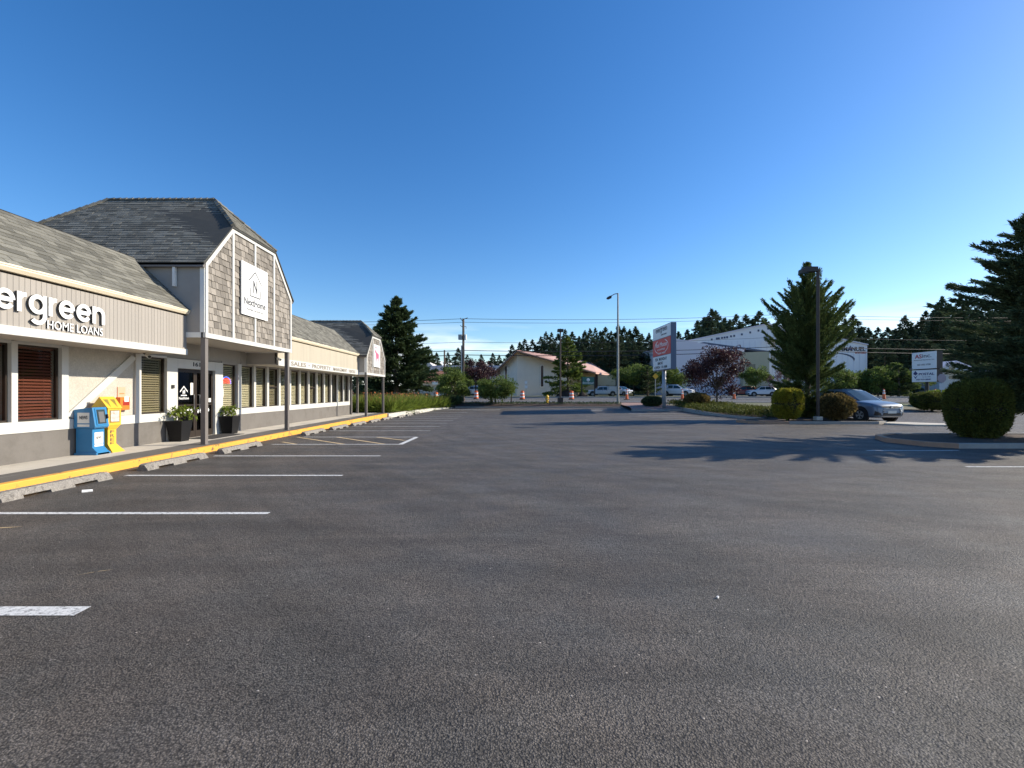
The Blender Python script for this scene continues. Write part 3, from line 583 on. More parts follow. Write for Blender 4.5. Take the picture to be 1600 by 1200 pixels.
GLY = {'e': ([[(.1, .5), (.9, .5)], arc(.5, .5, rr_, 0, 325, 24)], 1.0), 'r': ([[(.1, 0), (.1, 1)], arc(.42, .56, .32, 180, 80, 8)], .50), 'n': ([[(.1, 0), (.1, 1)], arc(.45, .53, .35, 180, 0, 12) + [(.80, 0)]], .92),
       'g': ([arc(.5, .5, rr_, 0, 360, 26), [(.9, 1), (.9, -.05)] + arc(.5, -.05, .40, 0, -140, 12)[1:]], 1.0), 'v': ([[(.02, 1), (.38, .02)], [(.74, 1), (.38, .02)]], .78)}
tot = sum(GLY[c][1] for c in 'rgreen') + .12 * 5; sx = 1.80 / tot; full = sum(GLY[c][1] for c in 'evergreen') + .12 * 8; yy = 10.02 - full * sx
for c in 'evergreen':
    pt, adv = GLY[c]; stroke_letter(pt, yy, 3.035, ev, sx * .98, .355); yy += (adv + .12) * sx
ch = text_data('H', .5, 0)[0][:, 1].max()
put_letters('HOME LOANS', (FX + .012, 8.78, 2.80), (0, 1, 0), (0, 0, 1), (1, 0, 0), 1.21, .155 / ch, [M['letterwhite'], M['lettersides']], ev, .02, .004)
# NextHome board
sb = thing('wall_sign', 'square white sign board with house outline and NextHome on the large shake gable', 'sign', (-8.14, 15.08, 4.0))
bx('board', M['signwhite'], sb, -8.165, -8.135, 14.3, 15.86, 4.01, 5.66)
lg = MB(); X = -8.134; yc = 15.08; z = 5.0
def seg(mb, X, a, b, wd=.032, t_=.004):
    a = Vector((X, *a)); b = Vector((X, *b)); d_ = (b - a).normalized(); n_ = Vector((0, -d_.z, d_.y)) * wd / 2; mb.prism([a + n_, b + n_, b - n_, a - n_], (t_, 0, 0))
seg(lg, X, (yc - .38, 5.13), (yc, 5.47)); seg(lg, X, (yc, 5.47), (yc + .38, 5.13)); seg(lg, X, (yc - .3, 4.92), (yc - .3, 4.66)); seg(lg, X, (yc - .3, 4.66), (yc + .3, 4.66)); seg(lg, X, (yc + .3, 4.66), (yc + .3, 4.92))
lg.build('house_outline', M['text'], sb)
put_text('lettering', 'N', (X, yc - .12, 4.79), (0, 1, 0), (0, 0, 1), .4, .24, M['text'], sb, .004, .02)
put_text('lettering', 'NextHome', (X, yc - .64, 4.34), (0, 1, 0), (0, 0, 1), .23, 1.28, M['text'], sb, .004, .015)
put_text('lettering', 'PREMIER PROPERTIES', (X, yc - .5, 4.18), (0, 1, 0), (0, 0, 1), .055, 1.0, M['textgrey'], sb, .004)
# animal board on small gable
sb = thing('wall_sign', 'narrow white board with a red antlered animal on the small far gable', 'sign', (-8.14, 29.37, 3.5))
bx('board', M['signwhite'], sb, -8.165, -8.135, 28.66, 30.09, 3.15, 4.55)
an = MB(); X = -8.134; y0 = 29.37
body = [(-.35, 4.02), (-.42, 4.12), (-.30, 4.20), (-.18, 4.18), (-.05, 4.06), (.30, 4.02), (.36, 3.9), (.33, 3.72), (.36, 3.5), (.34, 3.25), (.27, 3.25), (.27, 3.5), (.2, 3.7), (.0, 3.68), (-.06, 3.5), (-.07, 3.24), (-.14, 3.24), (-.14, 3.5), (-.2, 3.78), (-.26, 3.95)]
cen = (0, 3.86); V = [(X, y0 + a * 1.15, b) for a, b in body]; an.prism(V, (.004, 0, 0))
for a, b in (((-.3, 4.18), (-.42, 4.42)), ((-.36, 4.3), (-.28, 4.44)), ((-.2, 4.18), (-.1, 4.42)), ((-.15, 4.3), (-.22, 4.44))): seg(an, X, (y0 + a[0], a[1]), (y0 + b[0], b[1]), .05)
an.build('animal_emblem', M['textpink'], sb)
# fascia text
o = thing('wall_sign_letters', 'dark lettering SALES PROPERTY MANAGEMENT RENTALS on the white fascia', 'sign', (FX + .035, 23, 2.7))
for s_, ya, yb in (('SALES', 18.75, 20.15), ('•', 20.42, 20.52), ('PROPERTY', 20.8, 23.0), ('MANAGEMENT', 23.35, 25.35), ('•', 25.5, 25.6), ('RENTALS', 25.75, 26.75)):
    put_text('lettering', s_, (FX + .032, ya, 2.66 if s_ != '•' else 2.72), (0, 1, 0), (0, 0, 1), .17 if s_ != '•' else .06, yb - ya, M['textbrown'], o, .004, .012)
# open sign
op = thing('neon_sign', 'red and blue OPEN sign hanging inside the window right of the doors', 'sign', (WX - .09, 16.5, 1.9))
put_text('lettering', 'OPEN', (WX - .062, 16.33, 1.90), (0, 1, 0), (0, 0, 1), .17, .42, M['neonred'], op, .01, .02)
ar = MB(); ar.tube([(WX - .055, 16.54 - .27 * math.cos(a), 1.88 + .25 * math.sin(a)) for a in [i * math.pi / 14 for i in range(15)]], .012, 6); ar.build('arch_tube', M['neonblue'], op)
t = thing('window_notice', 'white paper notice in the lower window beside the planter', 'notice', (WX - .06, 16.25, 1.5)); bx('sheet', M['paper'], t, WX - .063, WX - .058, 16.2, 16.38, 1.42, 1.7)
mp_ = bx('door_mat', M['mat_'], None, -9.75, -8.95, 14.2, 15.9, .15, .165); tag(mp_, 'dark mat on the pavement before the double doors', 'mat')
# security cameras
for (x, y, z, lab) in ((-9.5, 12.3, 2.57, 'small white security camera under the eave beside the diagonal brace'), (-8.55, 17.45, 2.85, 'white security camera by the near end of the lettered fascia')):
    t = thing('security_camera', lab, 'camera', (x, y, z)); m_ = MB(); m_.tube([(x - .1, y, z + .05), (x, y, z)], .02, 8); m_.build('bracket', M['postgrey'], t)
    m_ = MB(); m_.tube([(x - .03, y + .02, z), (x + .12, y - .08, z - .05)], [.045, .05], 10); m_.build('camera_body', M['whiteshade'], t)
    m_ = MB(); m_.tube([(x + .12, y - .08, z - .05), (x + .13, y - .087, z - .053)], .038, 10); m_.build('lens', M['black'], t)
# ------------------------------------------------------------------ newspaper boxes, flyer box
nb = thing('newspaper_box', 'blue newspaper vending box with white cards on its sides', 'newspaper box', (-9.62, 10.83, .15))
def nbx(name, m, *a, **k): return bx(name, m, nb, *a, **k)
X0, X1, Y0, Y1 = -9.82, -9.42, 10.60, 10.92
b_ = MB(); b_.prism([(X0, Y0, .15), (X1 + .1, Y0, .15), (X1 + .1, Y0, .2), (X1 - .02, Y0, .32), (X1 - .02, Y0, .76), (X0, Y0, .76)], (0, Y1 - Y0, 0)); b_.box(X0 - .02, X1 + .1, Y0 - .03, Y1 + .03, .15, .2); b_.build('pedestal', M['newsblue'], nb, bevel=.008)
b_ = MB(); b_.prism([(X0 - .02, Y0 - .03, .76), (X1 + .04, Y0 - .03, .76), (X1 + .07, Y0 - .03, .80), (X1 + .0, Y0 - .03, 1.24), (X0 - .02, Y0 - .03, 1.19)], (0, Y1 - Y0 + .06, 0)); b_.build('case', M['newsblue'], nb, bevel=.01)
d_ = Vector((-.07, 0, .44)).normalized(); n_ = Vector((d_.z, 0, -d_.x)); o_ = Vector((X1 + .07, 0, .80))
def slab(name, m, ya, yb, va, vb, l0, l1, parent=nb):
    p = [o_ + d_ * v + Vector((0, y, 0)) + n_ * l0 for y, v in ((ya, va), (yb, va), (yb, vb), (ya, vb))]; MB().prism(p, n_ * (l1 - l0)).build(name, m, parent)
slab('door', M['newsblue'], Y0 + .02, Y1 - .02, .03, .42, 0, .012); slab('door_frame', M['black'], Y0 + .05, Y1 - .05, .06, .39, .012, .016); slab('window', M['newsprint'] if False else M['winglass'], Y0 + .07, Y1 - .07, .08, .37, .016, .019); slab('displayed_paper', M['textgrey'], Y0 + .09, Y1 - .09, .09, .34, .0195, .021)
slab('handle', M['black'], Y1 - .04, Y1 - .01, .17, .27, .012, .05)
nbx('card', M['paper'], X1 - .33, X1 - .06, Y0 - .036, Y0 - .03, .88, 1.12); nbx('card', M['paper'], X1 - .33, X1 - .06, Y0 - .036, Y0 - .03, .80, .855)
put_text('card_print', 'NEWS', (X1 - .28, Y0 - .038, .97), (1, 0, 0), (0, 0, 1), .08, .18, M['text'], nb, .002, .02)
nbx('card', M['paper'], X1 - .02, X1 - .014, Y0 + .05, Y0 + .28, .40, .66); nbx('card', M['paper'], X1 - .02, X1 - .014, Y0 + .05, Y0 + .28, .335, .385)
put_text('card_print', 'NEWS', (X1 - .013, Y0 + .09, .50), (0, 1, 0), (0, 0, 1), .07, .14, M['textgrey'], nb, .002, .01)
nb = thing('newspaper_box', 'yellow free newspaper box with peaked top beside the blue box', 'newspaper box', (-9.62, 11.33, .15))
X0, X1, Y0, Y1 = -9.8, -9.42, 10.99, 11.37; YM = (Y0 + Y1) / 2
b_ = MB(); b_.prism([(X1 - .06, YM - .12, .2), (X1 - .06, YM + .12, .2), (X1 - .06, YM + .12, .72), (X1 - .06, YM - .12, .72)], (-.26, 0, 0)); b_.build('pedestal', M['newsyellow'], nb, bevel=.008)
b_ = MB(); b_.add([(X0, Y0 + .02, .15), (X1 + .1, Y0 + .02, .15), (X1 + .1, Y1 + .0, .15), (X0, Y1 + .0, .15), (X0, YM - .12, .34), (X1 - .06, YM - .12, .34), (X1 - .06, YM + .12, .34), (X0, YM + .12, .34)], [(3, 2, 1, 0), (0, 1, 5, 4), (1, 2, 6, 5), (2, 3, 7, 6), (3, 0, 4, 7), (4, 5, 6, 7)]); b_.build('foot', M['newsyellow'], nb)
b_ = MB(); b_.add([(X0, YM - .12, .70), (X1 - .05, YM - .12, .70), (X1 - .05, YM + .12, .70), (X0, YM + .12, .70), (X0, Y0, .80), (X1, Y0, .80), (X1, Y1, .80), (X0, Y1, .80), (X0, Y0, 1.20), (X1, Y0, 1.20), (X1, Y1, 1.20), (X0, Y1, 1.20)], [(3, 2, 1, 0), (0, 1, 5, 4), (1, 2, 6, 5), (2, 3, 7, 6), (3, 0, 4, 7), (4, 5, 9, 8), (5, 6, 10, 9), (6, 7, 11, 10), (7, 4, 8, 11), (8, 9, 10, 11)]); b_.build('case', M['newsyellow'], nb, bevel=.008)
b_ = MB(); b_.prism([(X1 + .02, Y0 - .02, 1.20), (X0 - .02, Y0 - .02, 1.20), ((X0 + X1) / 2, Y0 - .02, 1.48)], (0, .42, 0)); b_.build('peaked_top', M['newsyellow'], nb)
for yy in (Y0 + .09, Y0 + .28):
    p = [Vector((X1 + .02, yy - .07, 1.2)), Vector((X1 + .02, yy + .07, 1.2))]; s_ = Vector((-.21, 0, .28)).normalized(); nn_ = Vector((.28, 0, .21)).normalized()
    q = [Vector((X1 + .02, yy - .065, 1.2)) + s_ * .27, Vector((X1 + .02, yy + .065, 1.2)) + s_ * .27, Vector((X1 + .02, yy, 1.2)) + s_ * .04]; MB().prism([a + nn_ * .001 for a in q], nn_ * .003).build('triangle_mark', M['yellowdark'], nb)
bx('door_frame', M['yellowdark'], nb, X1, X1 + .008, Y0 + .05, Y1 - .05, .86, 1.16); bx('displayed_paper', M['newsprint'], nb, X1 + .008, X1 + .012, Y0 + .07, Y1 - .07, .88, 1.14)
for i, chh in enumerate('FREE'): put_text('lettering', chh, (X1 - .058, YM - .055, .60 - i * .095), (0, 1, 0), (0, 0, 1), .075, .11, M['text'], nb, .003, .0)
t = thing('flyer_box', 'orange flyer holder mounted on the stucco beside the yellow newspaper box', 'flyer box', (WX + .05, 12.1, 1.2))
bx('holder', M['flyer'], t, WX + .001, WX + .12, 11.78, 12.08, 1.13, 1.46, bevel=.01); bx('opening', M['flyerdark'], t, WX + .12, WX + .123, 11.86, 12.06, 1.25, 1.38); bx('flyer', M['paper'], t, WX + .121, WX + .126, 11.9, 12.04, 1.34, 1.48); bx('back_plate', M['flyertop'], t, WX + .001, WX + .02, 11.82, 12.06, 1.46, 1.72)
bx('back_panel_print', M['flyer'], t, WX + .02, WX + .023, 11.87, 12.02, 1.54, 1.56)
# ------------------------------------------------------------------ vegetation generators
def leaf_mesh(name, P, D, Lg, W, m, parent=None, rng=None, roll=None):
    rng = rng or np.random.default_rng(1); n = len(P); D = D / (np.linalg.norm(D, axis=1)[:, None] + 1e-9)
    rv = rng.normal(size=(n, 3)) if roll is None else roll; Sd = np.cross(D, rv); Sd /= (np.linalg.norm(Sd, axis=1)[:, None] + 1e-9)
    Lg = np.broadcast_to(Lg, (n,))[:, None]; W = np.broadcast_to(W, (n,))[:, None]
    V = np.stack([P, P + D * Lg * .45 + Sd * W * .5, P + D * Lg, P + D * Lg * .45 - Sd * W * .5], 1).reshape(-1, 3)
    if parent is not None: V = V - np.array(root_loc(parent))
    me = bpy.data.meshes.new(name); me.vertices.add(4 * n); me.vertices.foreach_set('co', V.ravel().astype(np.float32))
    me.loops.add(4 * n); me.loops.foreach_set('vertex_index', np.arange(4 * n, dtype=np.int32)); me.polygons.add(n)
    me.polygons.foreach_set('loop_start', np.arange(0, 4 * n, 4, dtype=np.int32)); me.materials.append(m); me.update(calc_edges=True); me.validate()
    return addobj(name, me, parent)
def conifer_pts(rng, H, zb, Rf, elev, nb, nleaf, twig=.3, curve=0.0, power=1.0, jit=.15, droop=0.0, outer=.6):
    """branches: start height h, azimuth a, length r; leaves spread on flat sprays along them"""
    t = rng.random(nb) ** power; h = zb + (H - zb) * t; a = rng.random(nb) * 2 * np.pi; r = Rf(t) * np.clip(1 + jit * rng.normal(size=nb), .4, 1.35); e = elev(t) + rng.normal(size=nb) * .10
    wgt = r / r.sum(); bi = rng.choice(nb, nleaf, p=wgt); s = rng.random(nleaf) ** outer
    out = np.stack([np.cos(a), np.sin(a), np.zeros(nb)], 1)[bi]; lat = np.stack([-np.sin(a), np.cos(a), np.zeros(nb)], 1)[bi]
    rr = r[bi] * s; z = h[bi] + rr * np.tan(e[bi]) + curve * r[bi] * s ** 2
    sd = np.sign(rng.random(nleaf) - .5)[:, None]; v = rng.random(nleaf)[:, None]; tw = (twig * r[bi] * (1.12 - s) ** .8 + .04)[:, None]
    tdir = out * .75 + lat * sd * .8 + np.array([0, 0, 1]) * (np.tan(e[bi])[:, None] * .6 + rng.normal(size=nleaf)[:, None] * .28)
    P = out * rr[:, None]; P[:, 2] = z; P = P + tdir * v * tw; P[:, 2] -= droop * (v[:, 0] * tw[:, 0]); slope = np.tan(e[bi]) + 2 * curve * s
    D = out * .8 + lat * sd * .5 * (1 - s[:, None]) + np.array([0, 0, 1]) * slope[:, None] * .8 + rng.normal(size=(nleaf, 3)) * .28
    br = [(h[i], a[i], r[i], e[i]) for i in range(nb)]
    return P, D, br
def make_conifer(name, label, m, seed, H, zb, Rf, elev, nb, nleaf, ll, lw, loc, group=None, curve=0.0, trunk=.2, twig=.3, power=.9, droop=0.0, jit=.15, single=False, outer=.6, cat='tree', leaders=None):
    rng = np.random.default_rng(seed); P, D, br = conifer_pts(rng, H, zb, Rf, elev, nb, nleaf, twig, curve, power, jit, droop, outer)
    if leaders:
        for (dx, dy, sc, zz) in leaders:
            P2, D2, b2 = conifer_pts(rng, H * sc, zz, lambda t: Rf(t) * .55, elev, nb // 3, nleaf // 4, twig, curve, power, jit, droop, outer); P2 = P2 + np.array([dx, dy, 0]) * (P2[:, 2:3] / (H * sc)); P = np.vstack([P, P2]); D = np.vstack([D, D2])
    n = len(P); tp = rng.random(n // 60); top = np.stack([rng.normal(size=len(tp)) * .02, rng.normal(size=len(tp)) * .02, H * (.93 + .07 * tp)], 1); P = np.vstack([P, top]); D = np.vstack([D, np.tile([0, 0, 1.0], (len(tp), 1)) + rng.normal(size=(len(tp), 3)) * .35]); n = len(P)
    tr_ = MB(); tr_.tube([(0, 0, -.3), (0.02, 0, H * .3), (0, 0.02, H * .65), (0, 0, H * .97)], [trunk, trunk * .8, trunk * .45, .02], 8)
    for h, a, r, e in br[:60 if not single else 0]:
        ox, oy = math.cos(a), math.sin(a); tr_.tube([(0, 0, h), (ox * r * .5, oy * r * .5, h + r * .5 * math.tan(e) + curve * r * .25), (ox * r * .92, oy * r * .92, h + r * .92 * math.tan(e) + curve * r * .85)], [trunk * .22, trunk * .12, .008], 4, cap=False)
    Lr = ll * (.6 + .8 * rng.random(n)); Wr = lw * (.6 + .8 * rng.random(n))
    if single:
        o = leaf_mesh(name, P, D, Lr, Wr, m, None, rng); 
        tv = tr_; me = o.data
        t2 = tv.build('trunk', M['bark'], o); o.location = loc; tag(o, label, cat, group); return o
    root = thing(name, label, cat, (0, 0, 0), 0, group); leaf_mesh('foliage', P, D, Lr, Wr, m, root, rng); tr_.build('trunk', M['bark'], root, smooth=True); root.location = loc; return root
def make_broadleaf(name, label, m, seed, H, W, zb, K, nleaf, ll, lw, loc, group=None, trunk=.12, flat=.75, stems=1, cr=.28, cat='tree', solid=False, wy=None, spread=.5):
    rng = np.random.default_rng(seed); cz = (zb + H) / 2; hz = (H - zb) / 2; wy = wy or W
    d = rng.normal(size=(K, 3)); d /= np.linalg.norm(d, axis=1)[:, None]; rad = .35 + .62 * rng.random(K) ** .6
    c = d * rad[:, None] * np.array([W / 2, wy / 2, hz]) * .92 + np.array([0, 0, cz]); cs = cr * W * (.6 + .7 * rng.random(K)) * .5
    ci = rng.integers(0, K, nleaf); q = rng.normal(size=(nleaf, 3)); q /= np.linalg.norm(q, axis=1)[:, None]; q *= (rng.random(nleaf) ** .5)[:, None]
    P = c[ci] + q * cs[ci][:, None] * np.array([1, 1, flat]); P[:, 2] = np.maximum(P[:, 2], .05); D = q * .7 + rng.normal(size=(nleaf, 3)) * .6 + np.array([0, 0, .15])
    root = thing(name, label, cat, (0, 0, 0), 0, group); leaf_mesh('foliage', P, D, ll * (.6 + .8 * rng.random(nleaf)), lw * (.6 + .8 * rng.random(nleaf)), m, root, rng)
    tb = MB(); rr = random.Random(seed)
    for s_ in range(stems):
        bx_, by_ = (0, 0) if stems == 1 else (rr.uniform(-.15, .15) * W, rr.uniform(-.15, .15) * wy); fork = (bx_ * 1.3, by_ * 1.3, zb + .15 * (H - zb)); tb.tube([(bx_, by_, -.2), (bx_ * 1.1 + rr.uniform(-.04, .04), by_ * 1.1, fork[2] * .5), fork], [trunk, trunk * .85, trunk * .7], 7)
        for i in range(K // stems if K < 60 else 40):
            e_ = c[(i * stems + s_) % K]; mid = [(fork[0] + e_[0]) / 2 + rr.uniform(-.1, .1), (fork[1] + e_[1]) / 2 + rr.uniform(-.1, .1), (fork[2] + e_[2]) / 2 - .05]; tb.tube([fork, mid, tuple(e_)], [trunk * .4, trunk * .22, .01], 4, cap=False)
    tb.build('trunk', M['bark'], root, smooth=True); root.location = loc; return root
def make_hedge(name, label, m, seed, W, D_, H, z0, nleaf, ll, loc, n_exp=2.6, group=None, cat='shrub', up=.35):
    rng = np.random.default_rng(seed); root = thing(name, label, cat, (0, 0, 0), 0, group)
    u = rng.random(nleaf) * 2 * np.pi; v = np.arcsin(rng.uniform(-.95, 1, nleaf)); f = lambda c_: np.sign(c_) * np.abs(c_) ** (2 / n_exp)
    x = f(np.cos(v)) * f(np.cos(u)); y = f(np.cos(v)) * f(np.sin(u)); z = f(np.sin(v)); sprout = (rng.random(nleaf) < .05) * rng.random(nleaf) * .09; lump = 1 + sprout + .035 * np.sin(5 * u + 2 * v + seed) + .03 * np.sin(9 * u - 6 * v) + .022 * np.sin(17 * u + 13 * v + seed) * np.cos(23 * v) + .03 * rng.normal(size=nleaf)
    hz = (H - z0) / 2; P = np.stack([x * W / 2 * lump, y * D_ / 2 * lump, z0 + hz + z * hz * lump], 1) * 1.0; sh = np.where(z < 0, 1 - .22 * z * z, 1); P[:, 0] *= sh; P[:, 1] *= sh
    Nn = np.stack([x, y, z], 1); P -= Nn * ll * .7; D = Nn * .75 + rng.normal(size=(nleaf, 3)) * .45 + np.array([0, 0, up])
    leaf_mesh('foliage', P, D, ll * (.6 + .8 * rng.random(nleaf)), ll * .38 * (.6 + .8 * rng.random(nleaf)), m, root, rng)
    cr_ = MB(); nr, nc = 10, 16  # solid dark core added behind the leaves to block see-through
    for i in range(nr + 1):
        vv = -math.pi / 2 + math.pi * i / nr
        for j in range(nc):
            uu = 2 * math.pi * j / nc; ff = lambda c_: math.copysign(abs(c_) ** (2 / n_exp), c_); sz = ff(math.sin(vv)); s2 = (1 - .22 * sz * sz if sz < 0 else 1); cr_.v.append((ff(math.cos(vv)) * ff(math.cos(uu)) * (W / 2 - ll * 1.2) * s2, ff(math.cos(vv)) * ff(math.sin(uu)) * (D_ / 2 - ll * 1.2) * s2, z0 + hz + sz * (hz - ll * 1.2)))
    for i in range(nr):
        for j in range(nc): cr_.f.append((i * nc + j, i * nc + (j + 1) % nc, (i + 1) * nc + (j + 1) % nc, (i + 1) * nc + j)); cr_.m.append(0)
    cr_.tube([(0, 0, -.1), (0, 0, z0 + .3)], .09, 6); cr_.build('shrub_dark_core', M['twig'], root); root.location = loc; return root
def sprig_field(name, label, m, seed, pts_fn, n, ll, lw, z_fn, cat='ground cover', up=1.0, spread=.6):
    rng = np.random.default_rng(seed); X, Y = pts_fn(rng, n); Z = z_fn(X, Y, rng); P = np.stack([X, Y, Z], 1); D = rng.normal(size=(n, 3)) * spread + np.array([0, 0, up])
    o = leaf_mesh(name, P, D, ll * (.6 + .8 * rng.random(n)), lw * (.6 + .8 * rng.random(n)), m, None, rng); tag(o, label, cat, kind='stuff'); return o
G_ = np.vectorize(g)
# ------------------------------------------------------------------ islands and beds
def island(name, pts, h, mk, kw=.16, ms=None):
    """kerbed island: kerb ring with soil inside"""
    z = [g(p[1]) for p in pts]; cx = sum(p[0] for p in pts) / len(pts); cy = sum(p[1] for p in pts) / len(pts); inn = []
    n = len(pts)
    for i, p in enumerate(pts):
        a = Vector(pts[i - 1]); b = Vector(p); c = Vector(pts[(i + 1) % n]); d1 = (b - a).normalized(); d2 = (c - b).normalized(); n1 = Vector((-d1.y, d1.x)); n2 = Vector((-d2.y, d2.x)); nn_ = (n1 + n2).normalized(); inn.append(b + nn_ * kw / max(.4, nn_.dot(n1)))
    kb = MB()
    for i in range(n):
        j = (i + 1) % n; zo, zj = z[i], z[j]
        kb.add([(*pts[i], zo - .3), (*pts[j], zj - .3), (*inn[j], zj - .3), (*inn[i], zo - .3), (*pts[i], zo + h), (*pts[j], zj + h), (*inn[j], zj + h), (*inn[i], zo + h)], [(0, 1, 5, 4), (2, 3, 7, 6), (4, 5, 6, 7)], (ms[i] if ms else 0))
    struct(kb.build('kerb', mk)); so = MB(); so.poly([(p.x, p.y, z_ + h - .03) for p, z_ in zip(inn, z)]); struct(so.build('planting_bed', M['mulch'])); return inn
island('a', [(12.05, 14.75), (12.25, 13.6), (12.75, 13.05), (30, 13.0), (30, 16.4), (13.6, 16.4), (12.5, 15.7)], .14, [M['kerb'], M['kerbred']], ms=[1, 1, 0, 0, 0, 1, 1])
island('b', [(12.7, 25.6), (12.75, 24.4), (13.3, 23.75), (14.5, 23.7), (19.0, 23.6), (19.9, 24.2), (20.6, 29), (21, 44), (15.35, 43.5), (15.3, 33), (15.2, 27.4), (13.6, 26.6)], .15, [M['kerb'], M['kerbred']], ms=[1, 1, 1, 0, 0, 0, 0, 0, 0, 0, 1, 1])
mb = MB().prism([(19.0, 23.3, -.2), (19.6, 22.2, -.2), (22.6, 21.6, -.2), (23, 22.0, -.2), (20.2, 24.4, -.2)], (0, 0, .23)); struct(mb.build('concrete_ramp', M['concrete']))
# verge between the lot and the road
mb = MB(); mb.prism([(-4.7, 43.6, -.1), (130, 43.6, -.1), (130, 46.55, -.1), (-4.7, 46.55, -.1)], (0, 0, .0001))
vg = MB(); vg.add([(-4.7, 43.3, .12), (11, 43.3, .12), (11, 44.3, .42), (-4.7, 44.3, .42), (-4.7, 46.55, .50), (11, 46.55, .50)], [(0, 1, 2, 3), (3, 2, 5, 4)]); struct(vg.build('verge_bed', M['mulch']))
vg = MB(); vg.add([(11, 40.2, .02), (15.3, 40.2, .02), (15.3, 41.2, .24), (11, 41.2, .24), (15.3, 46.55, .50), (11, 46.55, .50), (10.2, 43.3, .12)], [(0, 1, 2, 3), (3, 2, 4, 5)]); struct(vg.build('sign_bed', M['gravelred']))
struct(MB().box(-4.7, 10.9, 43.15, 43.3, -.1, .2).build('verge_kerb', M['kerb'])); struct(MB().box(10.9, 15.3, 40.05, 40.2, -.3, .06).build('sign_bed_kerb', M['kerb']))
vg = MB(); vg.add([(21, 41, .02), (130, 41, .02), (130, 46.55, .50), (21, 46.55, .5)], [(0, 1, 2, 3)]); struct(vg.build('right_verge', M['soil']))
struct(MB().prism([(-60, 31.9, -.3), (-8.0, 31.9, -.3), (-7.7, 36, -.3), (-6.7, 41, -.3), (-4.7, 43.7, -.3), (-4.7, 46.55, -.3), (-60, 46.55, -.3)], (0, 0, .42)).build('lily_bed', M['mulch']))
# lilies
def lily_pts(rng, n):
    y = rng.uniform(32.2, 43, n); t_ = (y - 31) / 13; xr = np.where(y < 41, -8.0 + (y - 31) * .12, -6.6 + (y - 41) * .7); x = xr - rng.random(n) ** 1.3 * 6.5; return x, y
sprig_field('lily_leaves', 'mass of yellow green lily foliage past the end of the pavement', M['lime'], 5, lily_pts, 20000, .85, .05, lambda X, Y, r: .12 + r.random(len(X)) * .35, 'plants', .8, .55)
sprig_field('lily_flowers', 'orange lily flowers above the green foliage by the far kerb', M['flower'], 6, lily_pts, 800, .13, .07, lambda X, Y, r: .75 + r.random(len(X)) ** 1.5 * .75, 'flowers', .4, .7)
sprig_field('lily_stems', 'thin brown green stems among the orange lilies', M['bronzeleaf'], 8, lily_pts, 1800, .7, .02, lambda X, Y, r: .5 + r.random(len(X)) * .3, 'plants', 1.6, .3)
# ground cover juniper on the long bed
def bed_pts(rng, n): y = rng.uniform(26.6, 44, n); x = 15.3 + rng.random(n) * 4.6; return x, y
hum = lambda X, Y: .16 + .12 * np.sin(X * 1.7 + Y * .9) ** 2 + .16 * np.sin(Y * .7 + X * .4) ** 2
sprig_field('ground_cover', 'low green juniper spreading over the long planted island', M['yew'], 9, bed_pts, 26000, .17, .05, lambda X, Y, r: G_(Y) + .1 + hum(X, Y) * r.random(len(X)) ** .5 * 1.5, 'ground cover', .9, .7)
def vb_pts(rng, n): return rng.uniform(-4.6, 11, n), rng.uniform(43.6, 46.3, n)
sprig_field('verge_plants', 'sparse low dark plants on the strip between car park and road', M['spruce'], 10, vb_pts, 2500, .16, .05, lambda X, Y, r: .38 + r.random(len(X)) * .18, 'ground cover', .8, .7)
# ------------------------------------------------------------------ near shrubs and trees on the right
make_hedge('clipped_shrub', 'large rounded dark green clipped shrub on the nearest right island', M['yew'], 21, 1.45, 1.42, 1.86, .0, 48000, .08, (15.38, 15.1, .1), 2.9)
make_hedge('clipped_shrub', 'barrel shaped clipped shrub with golden green top on the middle island', M['gold'], 22, 1.32, 1.25, 1.62, .03, 24000, .085, (14.95, 24.6, .12), 3.2)
make_hedge('clipped_shrub', 'rounded loose bronze green shrub in front of the silver blue car', M['bronzeleaf'], 23, 1.65, 1.5, 1.35, .02, 9000, .17, (17.45, 24.5, .12), 2.1, up=.1)
make_hedge('clipped_shrub', 'low rounded dark hedge below the ASinc pole sign', M['yew'], 24, 3.0, 2.4, 1.55, .02, 12000, .14, (PX(1456, 40), 40, .0), 2.6)
make_hedge('clipped_shrub', 'pale yellow green shrub behind the hedge under the pole sign', M['lime'], 25, 4.0, 2.2, 1.5, .0, 9000, .16, (PX(1478, 44), 44, .3), 2.2)
make_hedge('clipped_shrub', 'small dark shrub at the far end of the long planted island', M['bronzeleaf'], 26, 2.2, 1.8, 1.3, .0, 6000, .16, (PX(1085, 42), 41.5, .2), 2.1)
make_hedge('clipped_shrub', 'small dark green shrub at the foot of the tall pole sign', M['spruce'], 27, 1.9, 1.6, 1.0, .0, 5000, .13, (PX(1018, 42.5), 42.3, .2), 2.1)
make_conifer('cypress_tree', 'spiky dark green cypress with upswept branches behind the square lamp post', M['cypress'], 31, 9.0, .35,
             lambda t: np.interp(t, [0, .12, .3, .45, .6, .75, .9, 1], [1.15, 1.35, 1.65, 1.75, 1.25, .7, .3, .06]), lambda t: np.interp(t, [0, .15, .4, .7, 1], [-.05, .35, .72, .75, .6]), 340, 140000, .155, .032, (17.75, 27.3, .1), curve=.12, trunk=.16, twig=.26, power=1.1, jit=.3, leaders=[(.75, .2, .70, 3.0), (-.6, -.1, .62, 2.8)])
